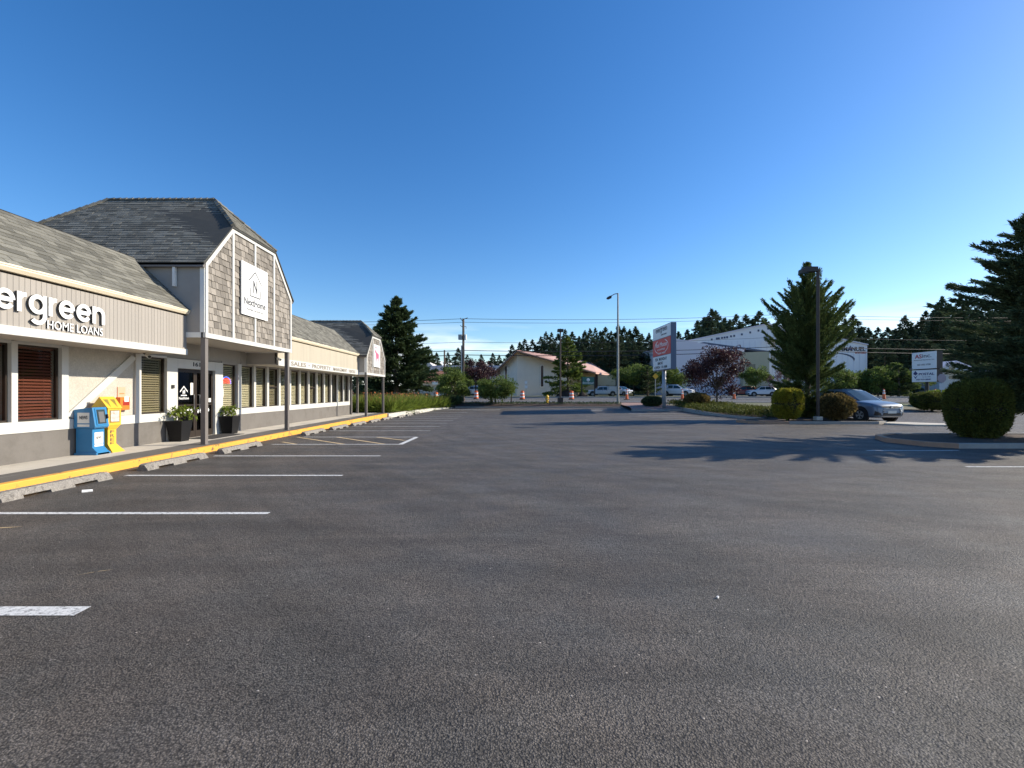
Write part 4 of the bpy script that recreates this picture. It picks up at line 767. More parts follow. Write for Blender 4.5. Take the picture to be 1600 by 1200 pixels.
make_conifer('cedar_tree', 'large dark spreading cedar at the right edge of the car park', M['cedar'], 32, 7.5, .9,
             lambda t: np.interp(t, [0, .2, .5, .8, 1], [1.9, 2.35, 2.0, 1.15, .2]), lambda t: np.interp(t, [0, .3, 1], [-.05, .15, .45]), 270, 150000, .15, .034, (17.75, 15.1, .1), curve=.10, trunk=.2, twig=.19, power=.95, jit=.26)
# ------------------------------------------------------------------ trees across the middle distance
make_conifer('spruce_tree', 'tall broad dark spruce standing beyond the small far gable', M['spruce'], 41, 10.7, .5, lambda t: np.interp(t, [0, .3, .65, .9, 1], [3.7, 3.1, 1.75, .65, .12]), lambda t: np.interp(t, [0, 1], [-.15, .35]), 270, 65000, .34, .10, (PX(619, 48), 48, .5), curve=.10, trunk=.28, twig=.3, power=.9, jit=.18)
make_conifer('spruce_tree', 'small dark spruce between the tall spruce and the shop roof', M['spruce'], 42, 9.2, .5, lambda t: 3.2 * (1 - t) ** .8 + .1, lambda t: -.1 + .4 * t, 110, 14000, .36, .12, (PX(583, 56), 58, .6), trunk=.25)
make_conifer('fir_tree', 'mid green fir on the church lawn in front of the pink roof', M['green'], 43, 8.7, .9, lambda t: np.interp(t, [0, .15, .5, .8, 1], [2.9, 3.0, 1.8, .8, .15]), lambda t: np.interp(t, [0, 1], [-.2, .4]), 110, 15000, .38, .13, (PX(887, 69), 69, .9), trunk=.2, curve=.08)
make_broadleaf('plum_tree', 'dark purple plum tree behind the wooden utility pole', M['plum'], 44, 5.4, 6.4, 1.2, 46, 9000, .24, .14, (PX(738, 62), 69, .8))
make_broadleaf('shrub_tree', 'round leafy green shrub with many stems on the verge right of the utility pole', M['green'], 45, 2.6, 4.0, .55, 40, 9000, .19, .09, (PX(772, 45), 45, .42), stems=4, trunk=.06, cat='shrub', cr=.32)
make_broadleaf('shrub_tree', 'small open shrub with two bare forked stems beside the round green shrub', M['green'], 46, 1.9, 1.7, 1.0, 14, 1600, .17, .08, (PX(795, 45), 45.4, .42), stems=2, trunk=.04, cat='shrub')
make_broadleaf('shrub_tree', 'dark green leafy shrub at the foot of the utility pole', M['green'], 47, 3.1, 3.9, .5, 36, 7000, .2, .09, (PX(714, 47), 45.4, .42), stems=3, trunk=.06, cat='shrub')
make_hedge('low_shrub', 'low dark shrub by the corner of the car park kerb', M['spruce'], 48, 2.6, 2.0, 1.0, .0, 5000, .15, (PX(702, 44), 44.2, .3), 2.2)
make_broadleaf('small_tree', 'leafy dark green tree before the brown roofed shop', M['green'], 49, 4.6, 5.6, .9, 40, 8000, .26, .12, (PX(702, 60), 68.4, .85))
make_broadleaf('small_tree', 'spreading green street tree right of the tall curved lamp post', M['green'], 50, 5.2, 7.0, 1.6, 40, 9000, .28, .13, (PX(990, 72), 72, .8))
make_broadleaf('small_tree', 'green street tree behind the tall red and white pole sign', M['green'], 51, 4.9, 6.0, 1.4, 36, 8000, .28, .13, (PX(1050, 74), 74, .85))
make_conifer('small_conifer', 'dark low conifer left of the pole sign post', M['spruce'], 52, 4.4, .3, lambda t: 2.3 * (1 - t) ** .7 + .1, lambda t: .1 + .3 * t, 70, 6000, .3, .1, (PX(1012, 69), 69, .8))
make_broadleaf('plum_tree', 'wide purple leaved plum tree on the planted island near the pole sign', M['plum'], 53, 5.9, 6.0, 1.0, 60, 12000, .17, .10, (PX(1120, 42), 42, .15), trunk=.09, cr=.24)
make_broadleaf('small_tree', 'small green tree with a forked trunk in front of the beige hall annex', M['green'], 54, 4.6, 5.0, 1.5, 34, 6000, .26, .12, (PX(1181, 72), 72, .85))
make_broadleaf('small_tree', 'sparse pinkish small tree left of the spiky cypress', M['pinkgrey'], 55, 4.2, 3.4, .8, 26, 1800, .2, .09, (PX(1218, 69), 69, .8))
for i, (x, yt, w_, sd_, lab) in enumerate([(1305, 574, 60, 56, 'green tree beside the right flank of the cypress'), (1340, 582, 48, 57, 'low green tree below the EMMANUEL lettering'), (1372, 573, 56, 58, 'light green tree right of the white hall corner'), (1392, 563, 32, 59, 'narrow light green tree topping the row right of the hall'), (1417, 575, 40, 60, 'green tree next to the ASinc sign panel')]):
    Y = 70 + i % 2 * 2; H = (PZ(yt, Y) - g(Y)); make_broadleaf('small_tree', lab, M['green'], sd_, H, w_ * Y / F, .4, 36, 7000, .28, .13, (PX(x, Y), Y, g(Y)), cr=.3)
make_conifer('small_conifer', 'dark grey green conifer in the tree row right of the hall', M['spruce'], 61, 4.6, .1, lambda t: 2.1 * (1 - t) ** .7 + .1, lambda t: .1 + .3 * t, 60, 5000, .28, .1, (PX(1404, 69), 69, .8))
make_broadleaf('small_tree', 'leaning bare stemmed tree just below the ASinc sign', M['green'], 62, 2.6, 1.6, 1.7, 10, 300, .2, .1, (PX(1446, 50), 50, .4), trunk=.08)
# far forest
FV = []
for i in range(5):
    H = [18, 20, 16, 22, 19][i]; wd = [2.9, 3.3, 3.4, 3.0, 2.6][i]
    root = make_conifer('far_fir_tree', '', M['farfir'], 70 + i, H, .6, (lambda wd: lambda t: wd * np.interp(t, [0, .3, .7, .9, 1], [1.5, 1.3, .74, .30, .03]))(wd), lambda t: np.interp(t, [0, .7, 1], [-.30, -.12, -.05]), 260, 15000, .55, .21, (0, 0, 0), trunk=.3, single=True, jit=.24, power=.72, twig=.36)
    FV.append((root, H))
prof = [(560, 560), (588, 560), (600, 575), (660, 580), (672, 548), (682, 552), (700, 552), (716, 545), (730, 555), (752, 555), (770, 553), (780, 556), (800, 540), (812, 536), (820, 531), (832, 532), (845, 528), (853, 520), (862, 521), (872, 523), (883, 516), (894, 521), (905, 527), (914, 518), (922, 516), (930, 514), (938, 519), (946, 513), (955, 519), (966, 509), (975, 512), (984, 516), (993, 512), (1003, 524), (1014, 522), (1022, 533), (1060, 520), (1074, 517), (1090, 503), (1100, 498), (1112, 486), (1118, 488), (1132, 500), (1140, 502), (1150, 494), (1165, 494), (1176, 500), (1186, 489), (1196, 500), (1215, 505), (1240, 500), (1290, 505), (1320, 500), (1333, 494), (1346, 512), (1357, 514), (1372, 513), (1387, 514), (1400, 520), (1414, 496), (1424, 512), (1440, 498), (1447, 488), (1460, 487), (1472, 466), (1484, 478), (1500, 467), (1512, 480), (1524, 484), (1540, 478), (1556, 474), (1570, 480), (1590, 470), (1610, 476), (1640, 470)]
used = set(); rr = random.Random(11)
LM = [(600, 'showing past the small far gable'), (668, 'behind the tall broad spruce'), (700, 'by the short slim pole'), (745, 'behind the wooden utility pole'), (790, 'left of the church ridge'), (835, 'just above the church ridge'), (868, 'between church ridge and slim lamp post'), (905, 'behind the fir on the church lawn'),
      (935, 'above the pink church roof'), (960, 'just left of the tall street lamp'), (990, 'just right of the tall street lamp'), (1022, 'left of the red and white pole sign'), (1085, 'right of the red and white pole sign'), (1118, 'above the low end of the white hall'), (1150, 'above the small hall vents'), (1195, 'by the peak of the white hall'),
      (1290, 'behind the spiky cypress'), (1335, 'above the EMMANUEL wall'), (1375, 'right of the hall corner'), (1420, 'left of the ASinc sign'), (1462, 'above the ASinc sign'), (1500, 'above the white house'), (1540, 'left of the cedar crown'), (9999, 'behind the dark cedar')]
def region(x, row):
    w_ = next(w for a, w in LM if x < a); return (['tall skyline conifer ', 'shorter second row conifer ', 'low front row conifer '][row] + w_, ['skyline conifers ', 'second row conifers ', 'front row conifers '][row] + w_)
def place_fir(x, y, Y, row=0):
    vi = rr.randrange(5); root, H = FV[vi]
    o = root if vi not in used else copy_tree(root); used.add(vi)
    top = PZ(y, Y); gz = g(Y); sc = (top - gz) / H; k_ = sc * (rr.uniform(.95, 1.2) if x > 1040 else rr.uniform(.85, 1.1)); o.location = (PX(x, Y), Y, gz); o.scale = (k_, k_, sc); o.rotation_euler = (0, 0, rr.uniform(0, 6.28)); tag(o, region(x, row)[0], 'tree', region(x, row)[1])
for x, y in prof: place_fir(x, y, rr.uniform(112, 128))
for x in range(560, 1640, 12):
    yy = np.interp(x, [p[0] for p in prof], [p[1] for p in prof]) + rr.uniform(9, 26)
    if yy < 592: place_fir(x + rr.uniform(-4, 4), yy, rr.uniform(102, 112), 1)
for x in range(1380, 1640, 22): place_fir(x + rr.uniform(-4, 4), rr.uniform(520, 550), rr.uniform(85, 96), 2)
# ------------------------------------------------------------------ planters
def planter(loc, lab, seed, s=1.0, ph=.5):
    t = thing('planter', lab, 'planter', (0, 0, 0)); a, b, H = .17, .24, .60; mb = MB(); th = .03
    V = [(x * a, y * a, 0) for x, y in ((-1, -1), (1, -1), (1, 1), (-1, 1))] + [(x * b, y * b, H) for x, y in ((-1, -1), (1, -1), (1, 1), (-1, 1))] + [(x * (b - th), y * (b - th), H) for x, y in ((-1, -1), (1, -1), (1, 1), (-1, 1))] + [(x * (b - th), y * (b - th), H - .06) for x, y in ((-1, -1), (1, -1), (1, 1), (-1, 1))]
    Fc = [(3, 2, 1, 0)]
    for k0, k1 in ((0, 4), (4, 8), (8, 12)): Fc += [(k0 + i, k0 + (i + 1) % 4, k1 + (i + 1) % 4, k1 + i) for i in range(4)]
    mb.add(V, Fc); mb.build('pot', M['potblack'], t, bevel=.006); MB().poly([V[12], V[13], V[14], V[15]]).build('soil', M['mulch'], t); t.location = loc
    p = make_broadleaf('potted_plant', lab.replace('black square planter', 'leafy green plant growing in the planter'), M['lime'], seed, .52 * s, .72 * s, .1, 14, 230, .11, .055, (loc[0], loc[1], loc[2] + .54), trunk=.012, cat='plant', stems=3, cr=.4)
planter((-9.58, 13.62, .15), 'black square planter left of the double doors', 81)
planter((-9.58, 16.12, .15), 'black square planter right of the double doors, under the OPEN sign', 82, .8)
# ------------------------------------------------------------------ lamp posts
t = thing('lamp_post', 'tall square brown lamp post with box head beside the cypress', 'lamp post', (PX(1278, 24.3), 24.3, .1)); x, y = t.location.x, t.location.y
p = MB(); p.box(x - .06, x + .06, y - .06, y + .06, .1, 8.0); p.build('pole', M['lamppole'], t, bevel=.01); p = MB(); p.box(x - .16, x + .16, y - .16, y + .16, .1, .3); p.build('concrete_base', M['concrete'], t, bevel=.02)
p = MB(); p.prism([(x - .085, y - .16, 7.88), (x - .085, y - .16, 8.12), (x - .7, y - .16, 8.12), (x - .92, y - .16, 7.98), (x - .92, y - .16, 7.80), (x - .55, y - .16, 7.86)], (0, .34, 0)); p.build('lamp_head', M['darksteel'], t); bx('lens', M['winglass'], t, x - .88, x - .58, y - .12, y + .14, 7.775, 7.80)
t = thing('lamp_post', 'slim dark lamp post with a flat box head on the verge', 'lamp post', (PX(875.5, 45), 45, .45)); x, y = t.location.x, t.location.y
p = MB(); p.tube([(x, y, .4), (x, y, 7.45)], [.085, .07], 8); p.build('pole', M['lamppole'], t); p = MB(); p.box(x - .25, x + .25, y - .25, y + .25, .3, 1.05); p.build('concrete_base', M['lamppole'], t, bevel=.02); p = MB(); p.box(x - .28, x + .28, y - .3, y + .3, 7.4, 7.66); p.box(x-.05, x+.05, y-.05, y+.05, 7.66, 7.72); p.build('lamp_head', M['darksteel'], t, bevel=.02)
t = thing('street_lamp', 'tall grey street lamp with a short curved arm over the verge', 'lamp post', (PX(965.5, 45.5), 45.5, .45)); x, y = t.location.x, t.location.y; zt = PZ(458, 45.5)
p = MB(); p.tube([(x, y, .3), (x, y, 4), (x, y, zt)], [.13, .11, .075], 10); p.tube([(x, y, .3), (x, y, .55)], .2, 10); p.build('pole', M['steel'], t, smooth=False)
p = MB(); p.tube([(x, y, zt - .05), (x - .3, y, zt - .08), (x - .75, y, zt - .32)], [.05, .045, .04], 8); p.build('arm', M['steel'], t)
p = MB(); p.tube([(x - .62, y, zt - .27), (x - .72, y, zt - .38), (x - 1.0, y, zt - .52), (x - 1.12, y, zt - .55)], [.05, .15, .13, .05], 8); p.build('lamp_head', M['darksteel'], t)
# ------------------------------------------------------------------ utility poles and wires
pA = (PX(724, 52), 52); pB = (PX(1228, 60), 60); pT = PZ(498, 52); pTB = PZ(488, 60)
t = thing('utility_pole', 'wooden utility pole with a transformer box right of the tall spruce', 'utility pole', (*pA, .4)); x, y = pA
p = MB(); p.tube([(x, y, .3), (x, y, pT)], [.17, .12], 10); p.build('pole', M['wood'], t); p = MB(); p.tube([(x - .2, y - .15, .5), (x - .19, y - .12, PZ(540, 52))], .07, 8); p.build('conduit', M['metal'], t)
p = MB(); p.box(x - .55, x - .12, y - .3, y + .1, PZ(531, 52), PZ(523, 52)); p.build('transformer', M['transformer'], t, bevel=.04); p = MB(); p.tube([(x + .24, y - .1, PZ(531, 52)), (x + .24, y - .1, PZ(523, 52))], .14, 10); p.build('transformer', M['signwhite'], t)
p = MB(); p.tube([(x, y, pT - .35), (x - .28, y, pT - .05), (x - .32, y, pT + .1)], .04, 6); p.tube([(x, y, pT - 1.0), (x - .35, y, pT - .75)], .035, 6); p.tube([(x, y, pT - .9), (x + .3, y, pT - .85), (x + .3, y, pT - 1.1)], .035, 6); p.tube([(x, y, pT - .05), (x + .5, y, pT + .1)], .04, 6); p.build('crossarm', M['wood'], t)
t = thing('utility_pole', 'dark utility pole half hidden behind the cypress', 'utility pole', (*pB, .6)); x, y = pB; p = MB(); p.tube([(x, y, .5), (x, y, pTB)], [.22, .15], 10); p.build('pole', M['wood'], t); p = MB(); p.tube([(x - .35, y - .2, .5), (x - .35, y - .2, PZ(535, 60))], .06, 8); p.build('conduit', M['darksteel'], t)
t = thing('utility_pole', 'short slim pole rising out of the purple plum tree', 'utility pole', (PX(694.5, 74), 74, .9)); x, y = t.location.x, t.location.y; p = MB(); p.tube([(x, y, .8), (x, y, PZ(547, 74))], [.16, .12], 8); p.build('pole', M['wood'], t)
def wire(pts, r, lab, sag=.25):
    mb = MB(); path = []
    for (a, b) in zip(pts, pts[1:]):
        a = Vector(a); b = Vector(b)
        for i in range(12): tt = i / 12; q = a.lerp(b, tt); q.z -= sag * 4 * tt * (1 - tt); path.append(q)
    path.append(Vector(pts[-1])); mb.tube(path, r, 4); tag(mb.build('overhead_wire', M['wire']), lab, 'wire', 'overhead wires along the road')
def WP(x, y, Y): return (PX(x, Y), Y, PZ(y, Y))
for (yl, ya, yb, yr, r, lab) in ((502.5, 498, 491, 494, .022, 'topmost overhead wire crossing the whole sky'), (506, 503.5, 495.5, 499, .018, 'second overhead wire just under the topmost one'), (538, 534.5, 526, 530, .016, 'faint middle overhead wire between the upper pair and lower pair'), (552, 547.5, 541, 544, .035, 'thick overhead cable, upper of the low pair'), (558, 554.5, 547, 551, .04, 'lowest thick overhead cable')):
    wire([WP(300, yl - 2, 60), WP(724, ya, 52), WP(1228, yb, 60), WP(1800, yr, 62)], r, lab, .35)
# ------------------------------------------------------------------ pole signs
def box_sign(lab, cat_loc, x0, x1, y0, y1, z0, z1, px, py, pr, pz, name='pole_sign'):
    t = thing(name, lab, 'sign', cat_loc); p = MB(); p.box(x0 + .03, x1, y0, y1, z0, z1); p.build('cabinet', M['signblue'], t, bevel=.02); p = MB(); p.tube([(px, py, pz), (px, py, z0 + .1)], pr, 12); p.build('pole', M['metal'], t, smooth=True); return t
x0, x1, y0, y1 = PX(1048, 38.5), PX(1048, 38.5) + .48, 38.5, 43.2; z1, z0 = PZ(503, 38.5), PZ(576.5, 38.5)
t = box_sign('tall pole sign with evergreen, red middle panel and white reader board', (14.2, 40.8, .2), x0, x1, y0, y1, z0, z1, x0 + .25, 40.85, .17, .0)
hh = z1 - z0; zs = [z0 + .04, z0 + hh * .33, z0 + hh * .715, z1 - .04]
for (a, b, m_) in ((zs[0], zs[1], M['signwhite']), (zs[1], zs[2], M['signred']), (zs[2], zs[3], M['signwhite'])): bx('panel', m_, t, x0, x0 + .03, y0 + .06, y1 - .06, a + .03, b - .02)
UY = (0, -1, 0)   # reads left to right towards the camera on a face looking to -X
def st_(s_, yl, zb_, h, w_, m_, bold=.01): put_text('lettering', s_, (x0 - .001, yl, zb_), UY, (0, 0, 1), h, w_, m_, t, .012, bold)
st_('evergreen', y1 - .9, zs[2] + .45, .48, 2.9, M['textgrey']); st_('HOME LOANS', y1 - 2.3, zs[2] + .25, .12, 1.4, M['textgrey'])
st_('Red Moose', y1 - .9, zs[1] + .78, .40, 2.9, M['signwhite'], 0); st_('COFFEE', y1 - 1.3, zs[1] + .48, .13, 2.0, M['signwhite']); st_('DRIVE THRU', y1 - 1.5, zs[1] + .15, .14, 1.9, M['signwhite'])
ar = MB()
for sgn in (1, -1):
    pr_ = None
    for i in range(9):
        a = -1.0 + i * .25; q = ((y0 + y1) / 2 + sgn * 1.75 * math.cos(a) , (zs[1] + zs[2]) / 2 + .05 + .62 * math.sin(a))
        if pr_: A = Vector((x0 - .001, *pr_)); B = Vector((x0 - .001, *q)); d_ = (B - A).normalized(); nn_ = Vector((0, -d_.z, d_.y)) * .03; ar.prism([A + nn_, B + nn_, B - nn_, A - nn_], (-.012, 0, 0))
        pr_ = q
ar.build('curved_bracket_mark', M['signwhite'], t)
st_('TEA  MONDAY', y1 - .7, zs[0] + .82, .26, 3.1, M['text']); st_('SMOKE', y1 - 1.4, zs[0] + .47, .24, 1.4, M['text']); st_('OPEN  8 AM', y1 - .5, zs[0] + .12, .24, 3.3, M['text'])
x0, x1, y0, y1 = PX(1463, 45), PX(1463, 45) + .62, 45.0, 47.7; z1, z0 = PZ(548, 45), PZ(596.5, 45)
t = thing('pole_sign', 'pole sign with ASinc panel above a POSTAL panel at the right', 'sign', (x0, 46.3, .4)); hh = z1 - z0
p = MB(); p.box(x0 + .04, x1, y0, y1, z0 + hh * .435, z1); p.box(x0 + .04, x1, y0, y1, z0, z0 + hh * .405); p.box(x0 + .2, x1 - .1, y0 + .2, y1 - .2, z0 + .1, z1 - .1); p.build('cabinet', M['lamppole'], t); p = MB(); p.tube([(x0 + .3, 46.3, .3), (x0 + .3, 46.3, z0 + .1)], .14, 8); p.build('pole', M['darksteel'], t)
bx('panel', M['signwhite'], t, x0, x0 + .04, y0, y1, z0 + hh * .435 + .02, z1 - .01); bx('panel', M['signwhite'], t, x0, x0 + .04, y0, y1, z0 + .02, z0 + hh * .405 - .01)
st_('AS', y1 - .35, z1 - .62, .40, .78, M['textred'], .02); st_('inc.', y1 - 1.18, z1 - .58, .36, 1.0, M['textgrey']); st_('Advanced Services, Inc.', y1 - .2, z1 - .86, .12, 2.35, M['textgrey'], 0); st_('360 682-2700', y1 - .6, z1 - 1.35, .17, 1.5, M['textgrey'], 0)
st_('POSTAL', y1 - .8, z0 + .68, .24, 1.7, M['textblue'], .02); st_('360-929-0848', y1 - .5, z0 + .18, .15, 1.6, M['textblue'], .01); st_('by the mile', y1 - 1.2, z0 + .45, .1, .9, M['textgrey'], 0)
lg = MB(); A = lambda y_, z_: (x0 - .001, y1 - y_, z0 + z_); lg.prism([A(.15, .85), A(.42, 1.15), A(.68, .85), A(.42, .68)], (-.01, 0, 0)); lg.prism([A(.15, .70), A(.42, .50), A(.68, .72), A(.42, .35)], (-.01, 0, 0)); lg.build('emblem', M['textblue'], t)
# green church sign
Y = 66.8; t = thing('church_sign', 'green board sign on two posts with pale Emmanuel lettering on the church lawn', 'sign', (PX(919, Y), Y, .9)); xa, xb = PX(909, Y), PX(929, Y)
bx('board', M['greensign'], t, xa, xb, Y - .06, Y + .06, PZ(601, Y), PZ(589, Y))
for x in (xa, xb): bx('post', M['darksteel'], t, x - .08, x + .08, Y - .09, Y + .09, .7, PZ(588.5, Y))
put_text('lettering', 'Emmanuel', (xa + .15, Y - .062, PZ(599.5, Y)), (1, 0, 0), (0, 0, 1), .26, xb - xa - .3, M['signwhite'], t, .01)
lg = MB(); cx = (xa + xb) / 2; lg.tube([(cx, Y - .062, PZ(593.5, Y)), (cx, Y - .072, PZ(593.5, Y))], .24, 12); lg.prism([(cx - .12, Y - .062, PZ(594.5, Y)), (cx + .12, Y - .062, PZ(594.5, Y)), (cx, Y - .062, PZ(597.4, Y))], (0, -.01, 0)); lg.build('emblem', M['signwhite'], t)
# yellow bent sign / post near tall sign, small posted sign on church side, stop sign
Y = 50; t = thing('road_sign', 'thin post with a small yellow diamond sign left of the tall pole sign', 'sign', (PX(1024, Y), Y, .5)); x = t.location.x; p = MB(); p.tube([(x, Y, .4), (x, Y, PZ(590, Y))], .04, 6); p.build('post', M['metal'], t)
p = MB(); zc = PZ(588, Y); p.prism([(x, Y - .05, zc - .32), (x + .32, Y - .05, zc), (x, Y - .05, zc + .32), (x - .32, Y - .05, zc)], (0, .02, 0)); p.build('plate', M['newsyellow'], t)
Y = 68; t = thing('road_sign', 'white two part sign on a thin post before the church wall', 'sign', (PX(822, Y), Y, .9)); x = t.location.x; p = MB(); p.tube([(x, Y, .8), (x, Y, PZ(595, Y))], .03, 6); p.build('post', M['metal'], t); p = MB(); p.box(x - .16, x + .16, Y - .05, Y - .03, PZ(600, Y), PZ(595.5, Y)); p.box(x - .2, x + .2, Y - .05, Y - .03, PZ(606.5, Y), PZ(602.5, Y)); p.build('plate', M['signwhite'], t)
Y = 42; t = thing('stop_sign', 'grey pink back of an octagonal stop sign with a white board under it', 'sign', (PX(1471.5, Y), Y, .2)); x = t.location.x; zc = PZ(591, Y); p = MB(); p.tube([(x, Y + .03, .1), (x, Y + .03, zc)], .035, 6); p.build('post', M['metal'], t)
p = MB(); p.prism([(x + .41 * math.cos(R(22.5 + 45 * i)), Y, zc + .41 * math.sin(R(22.5 + 45 * i))) for i in range(8)], (0, -.02, 0)); p.build('octagon_plate', M['stopback'], t); bx('lower_board', M['house'], t, x - .24, x + .22, Y - .04, Y - .02, PZ(609, Y), PZ(599, Y))
# ------------------------------------------------------------------ barrels, cones, hydrant
def barrel(x, yb, lab, Y=None):
    Y = Y or 58; z = g(Y); X_ = PX(x, Y); t = thing('traffic_barrel', lab, 'traffic barrel', (X_, Y, z), 0, 'orange traffic barrels along the road works')
    for i in range(5):
        za = z + .08 + i * .19; r0 = .31 - i * .018; p = MB(); p.tube([(X_, Y, za), (X_, Y, za + .17), (X_, Y, za + .19)], [r0, r0 - .012, r0 - .025], 14); p.build('orange_band' if i % 2 == 0 else 'white_band', M['orange'] if i % 2 == 0 else M['reflect'], t)
    p = MB(); p.tube([(X_, Y, z), (X_, Y, z + .08)], [.40, .36], 10); p.build('rubber_base', M['rubber'], t); p = MB(); p.box(X_ - .12, X_ + .12, Y - .03, Y + .03, z + 1.03, z + 1.12); p.build('handle', M['orange'], t)
barrel(681, 0, 'traffic barrel at the end of the black railing', 49.5); barrel(626, 0, 'traffic barrel behind the orange lilies', 49.5); barrel(816, 0, 'traffic barrel in front of the church front wall'); barrel(893, 0, 'traffic barrel before the fir tree and dirt mound')
barrel(744, 0, 'traffic barrel glimpsed between the verge shrubs', 60)
def cone(x, lab, Y=58):
    z = g(Y); X_ = PX(x, Y); t = thing('traffic_cone', lab, 'traffic cone', (X_, Y, z), 0, 'tall orange channelizer cones along the road'); hs = [0, .25, .5, .62, .82, .94, 1.12, 1.25]
    rad = lambda h: .20 - .125 * h / 1.25
    for i, (a, b) in enumerate(zip(hs, hs[1:])): p = MB(); p.tube([(X_, Y, z + a + .05), (X_, Y, z + b + .05)], [rad(a), rad(b)], 10); p.build('white_band' if i in (3, 5) else 'orange_body', M['reflect'] if i in (3, 5) else M['orange'], t)
    p = MB(); p.box(X_ - .3, X_ + .3, Y - .3, Y + .3, z, z + .05); p.build('rubber_base', M['rubber'], t)
cone(979.5, 'tall cone just right of the tall grey street lamp'); cone(1066, 'tall cone beside the white truck behind the pole sign'); cone(1147, 'tall cone in front of the purple plum tree', 60); cone(1381, 'tall cone beyond the silver blue car', 60); cone(1461, 'tall cone under the right edge of the POSTAL panel', 60)
Y = 45.6; X_ = PX(855, Y); z = .48; t = thing('fire_hydrant', 'yellow fire hydrant on the verge left of the slim lamp post', 'fire hydrant', (X_, Y, z)); p = MB(); p.tube([(X_, Y, z - .1), (X_, Y, z + .03), (X_, Y, z + .03), (X_, Y, z + .55), (X_, Y, z + .6), (X_, Y, z + .75), (X_, Y, z + .82)], [.17, .17, .13, .13, .17, .12, .03], 12); p.build('body', M['hydrant'], t)
p = MB(); p.tube([(X_ - .2, Y, z + .42), (X_ + .2, Y, z + .42)], .07, 8); p.tube([(X_, Y - .2, z + .38), (X_, Y, z + .38)], .085, 8); p.build('outlet', M['hydrant'], t); p = MB(); p.tube([(X_ - .03, Y - .23, z + .38), (X_ - .03, Y - .2, z + .38)], .06, 8); p.build('cap', M['reflect'], t)
# railing
Y = 47.6; t = thing('railing', 'black metal railing behind the lilies beyond the shop porch', 'fence', (PX(600, Y), Y, .4)); xa, xb = PX(520, Y), PX(680, Y); zb = .45
p = MB(); p.box(xa, xb, Y - .025, Y + .025, zb + 1.0, zb + 1.05); p.box(xa, xb, Y - .02, Y + .02, zb + .12, zb + .16); p.build('rail', M['metal'], t); p = MB(); x = xa
while x < xb: p.box(x - .012, x + .012, Y - .012, Y + .012, zb + .16, zb + 1.0); x += .2
tag(p.build('picket', M['metal'], t), kind='stuff'); x = xa
while x <= xb: bx('post', M['metal'], t, x - .035, x + .035, Y - .035, Y + .035, zb - .2, zb + 1.1); x += 2.1
for (x, w_, h_, lab, sd_) in ((885, 3.2, 1.0, 'dark heap of soil under the fir tree on the church lawn', 1), (910, 1.6, .7, 'small dark heap of soil by the green church sign', 2)):
    Y = 67.3; X_ = PX(x, Y); rr2 = random.Random(sd_); mb = MB(); nr, nc = 6, 18
    for i in range(nr + 1):
        for j in range(nc): a = 2 * math.pi * j / nc; q = 1 - i / nr; rj = rr2.uniform(.9, 1.1); mb.v.append((X_ + w_ / 2 * q * math.cos(a) * rj, Y + w_ * .4 * q * math.sin(a) * rj, .88 + h_ * (1 - q ** 1.6) * rr2.uniform(.92, 1.05)))
    for i in range(nr):
        for j in range(nc): mb.f.append((i * nc + j, i * nc + (j + 1) % nc, (i + 1) * nc + (j + 1) % nc, (i + 1) * nc + j)); mb.m.append(0)
    tag(mb.build('soil_heap', M['dirt']), lab, 'soil heap')
# ------------------------------------------------------------------ vehicles
def loft(mb, stations, mi=0):
    """stations: (x, [(y,z)...] half section from bottom to top centre) mirrored"""
    rings = []; n = len(stations[0][1]) * 2
    for x, half in stations:
        b = len(mb.v); mb.v += [(x, y, z) for y, z in half] + [(x, -y, z) for y, z in half[::-1]]; rings.append(b)
    for a, b in zip(rings, rings[1:]):
        for k_ in range(n): mb.f.append((a + k_, a + (k_ + 1) % n, b + (k_ + 1) % n, b + k_)); mb.m.append(mi)
    mb.f.append(tuple(rings[0] + k_ for k_ in range(n))); mb.m.append(mi); mb.f.append(tuple(rings[-1] + k_ for k_ in range(n))[::-1]); mb.m.append(mi)
def wheel(t, x, y, r=.34, w_=.22):
    s_ = 1 if y > 0 else -1; wo_ = bpy.data.objects.new('wheel', None); C.objects.link(wo_); wo_.parent = t; wo_.location = (x, y, r)
    p = MB(); p.tube([(x, y - s_ * w_, r), (x, y - s_ * .02, r), (x, y, r)], [r, r, r - .03], 20); p.build('tyre', M['rubber'], wo_, smooth=False)
    p = MB(); p.tube([(x, y, r), (x, y + s_ * .012, r)], r * .62, 16); p.build('rim', M['metal'], wo_); q = MB()
    for k_ in range(5):
        a = k_ * 2 * math.pi / 5 + .3; c_, sn = math.cos(a), math.sin(a); q.prism([(x + c_ * r * .2 - sn * .02, y + s_ * .013, r + sn * r * .2 + c_ * .02), (x + c_ * r * .56 - sn * .055, y + s_ * .013, r + sn * r * .56 + c_ * .055), (x + c_ * r * .56 + sn * .055, y + s_ * .013, r + sn * r * .56 - c_ * .055), (x + c_ * r * .2 + sn * .02, y + s_ * .013, r + sn * r * .2 - c_ * .02)], (0, s_ * .004, 0))
    q.build('rim_gap', M['rubber'], wo_)
from mathutils.bvhtree import BVHTree
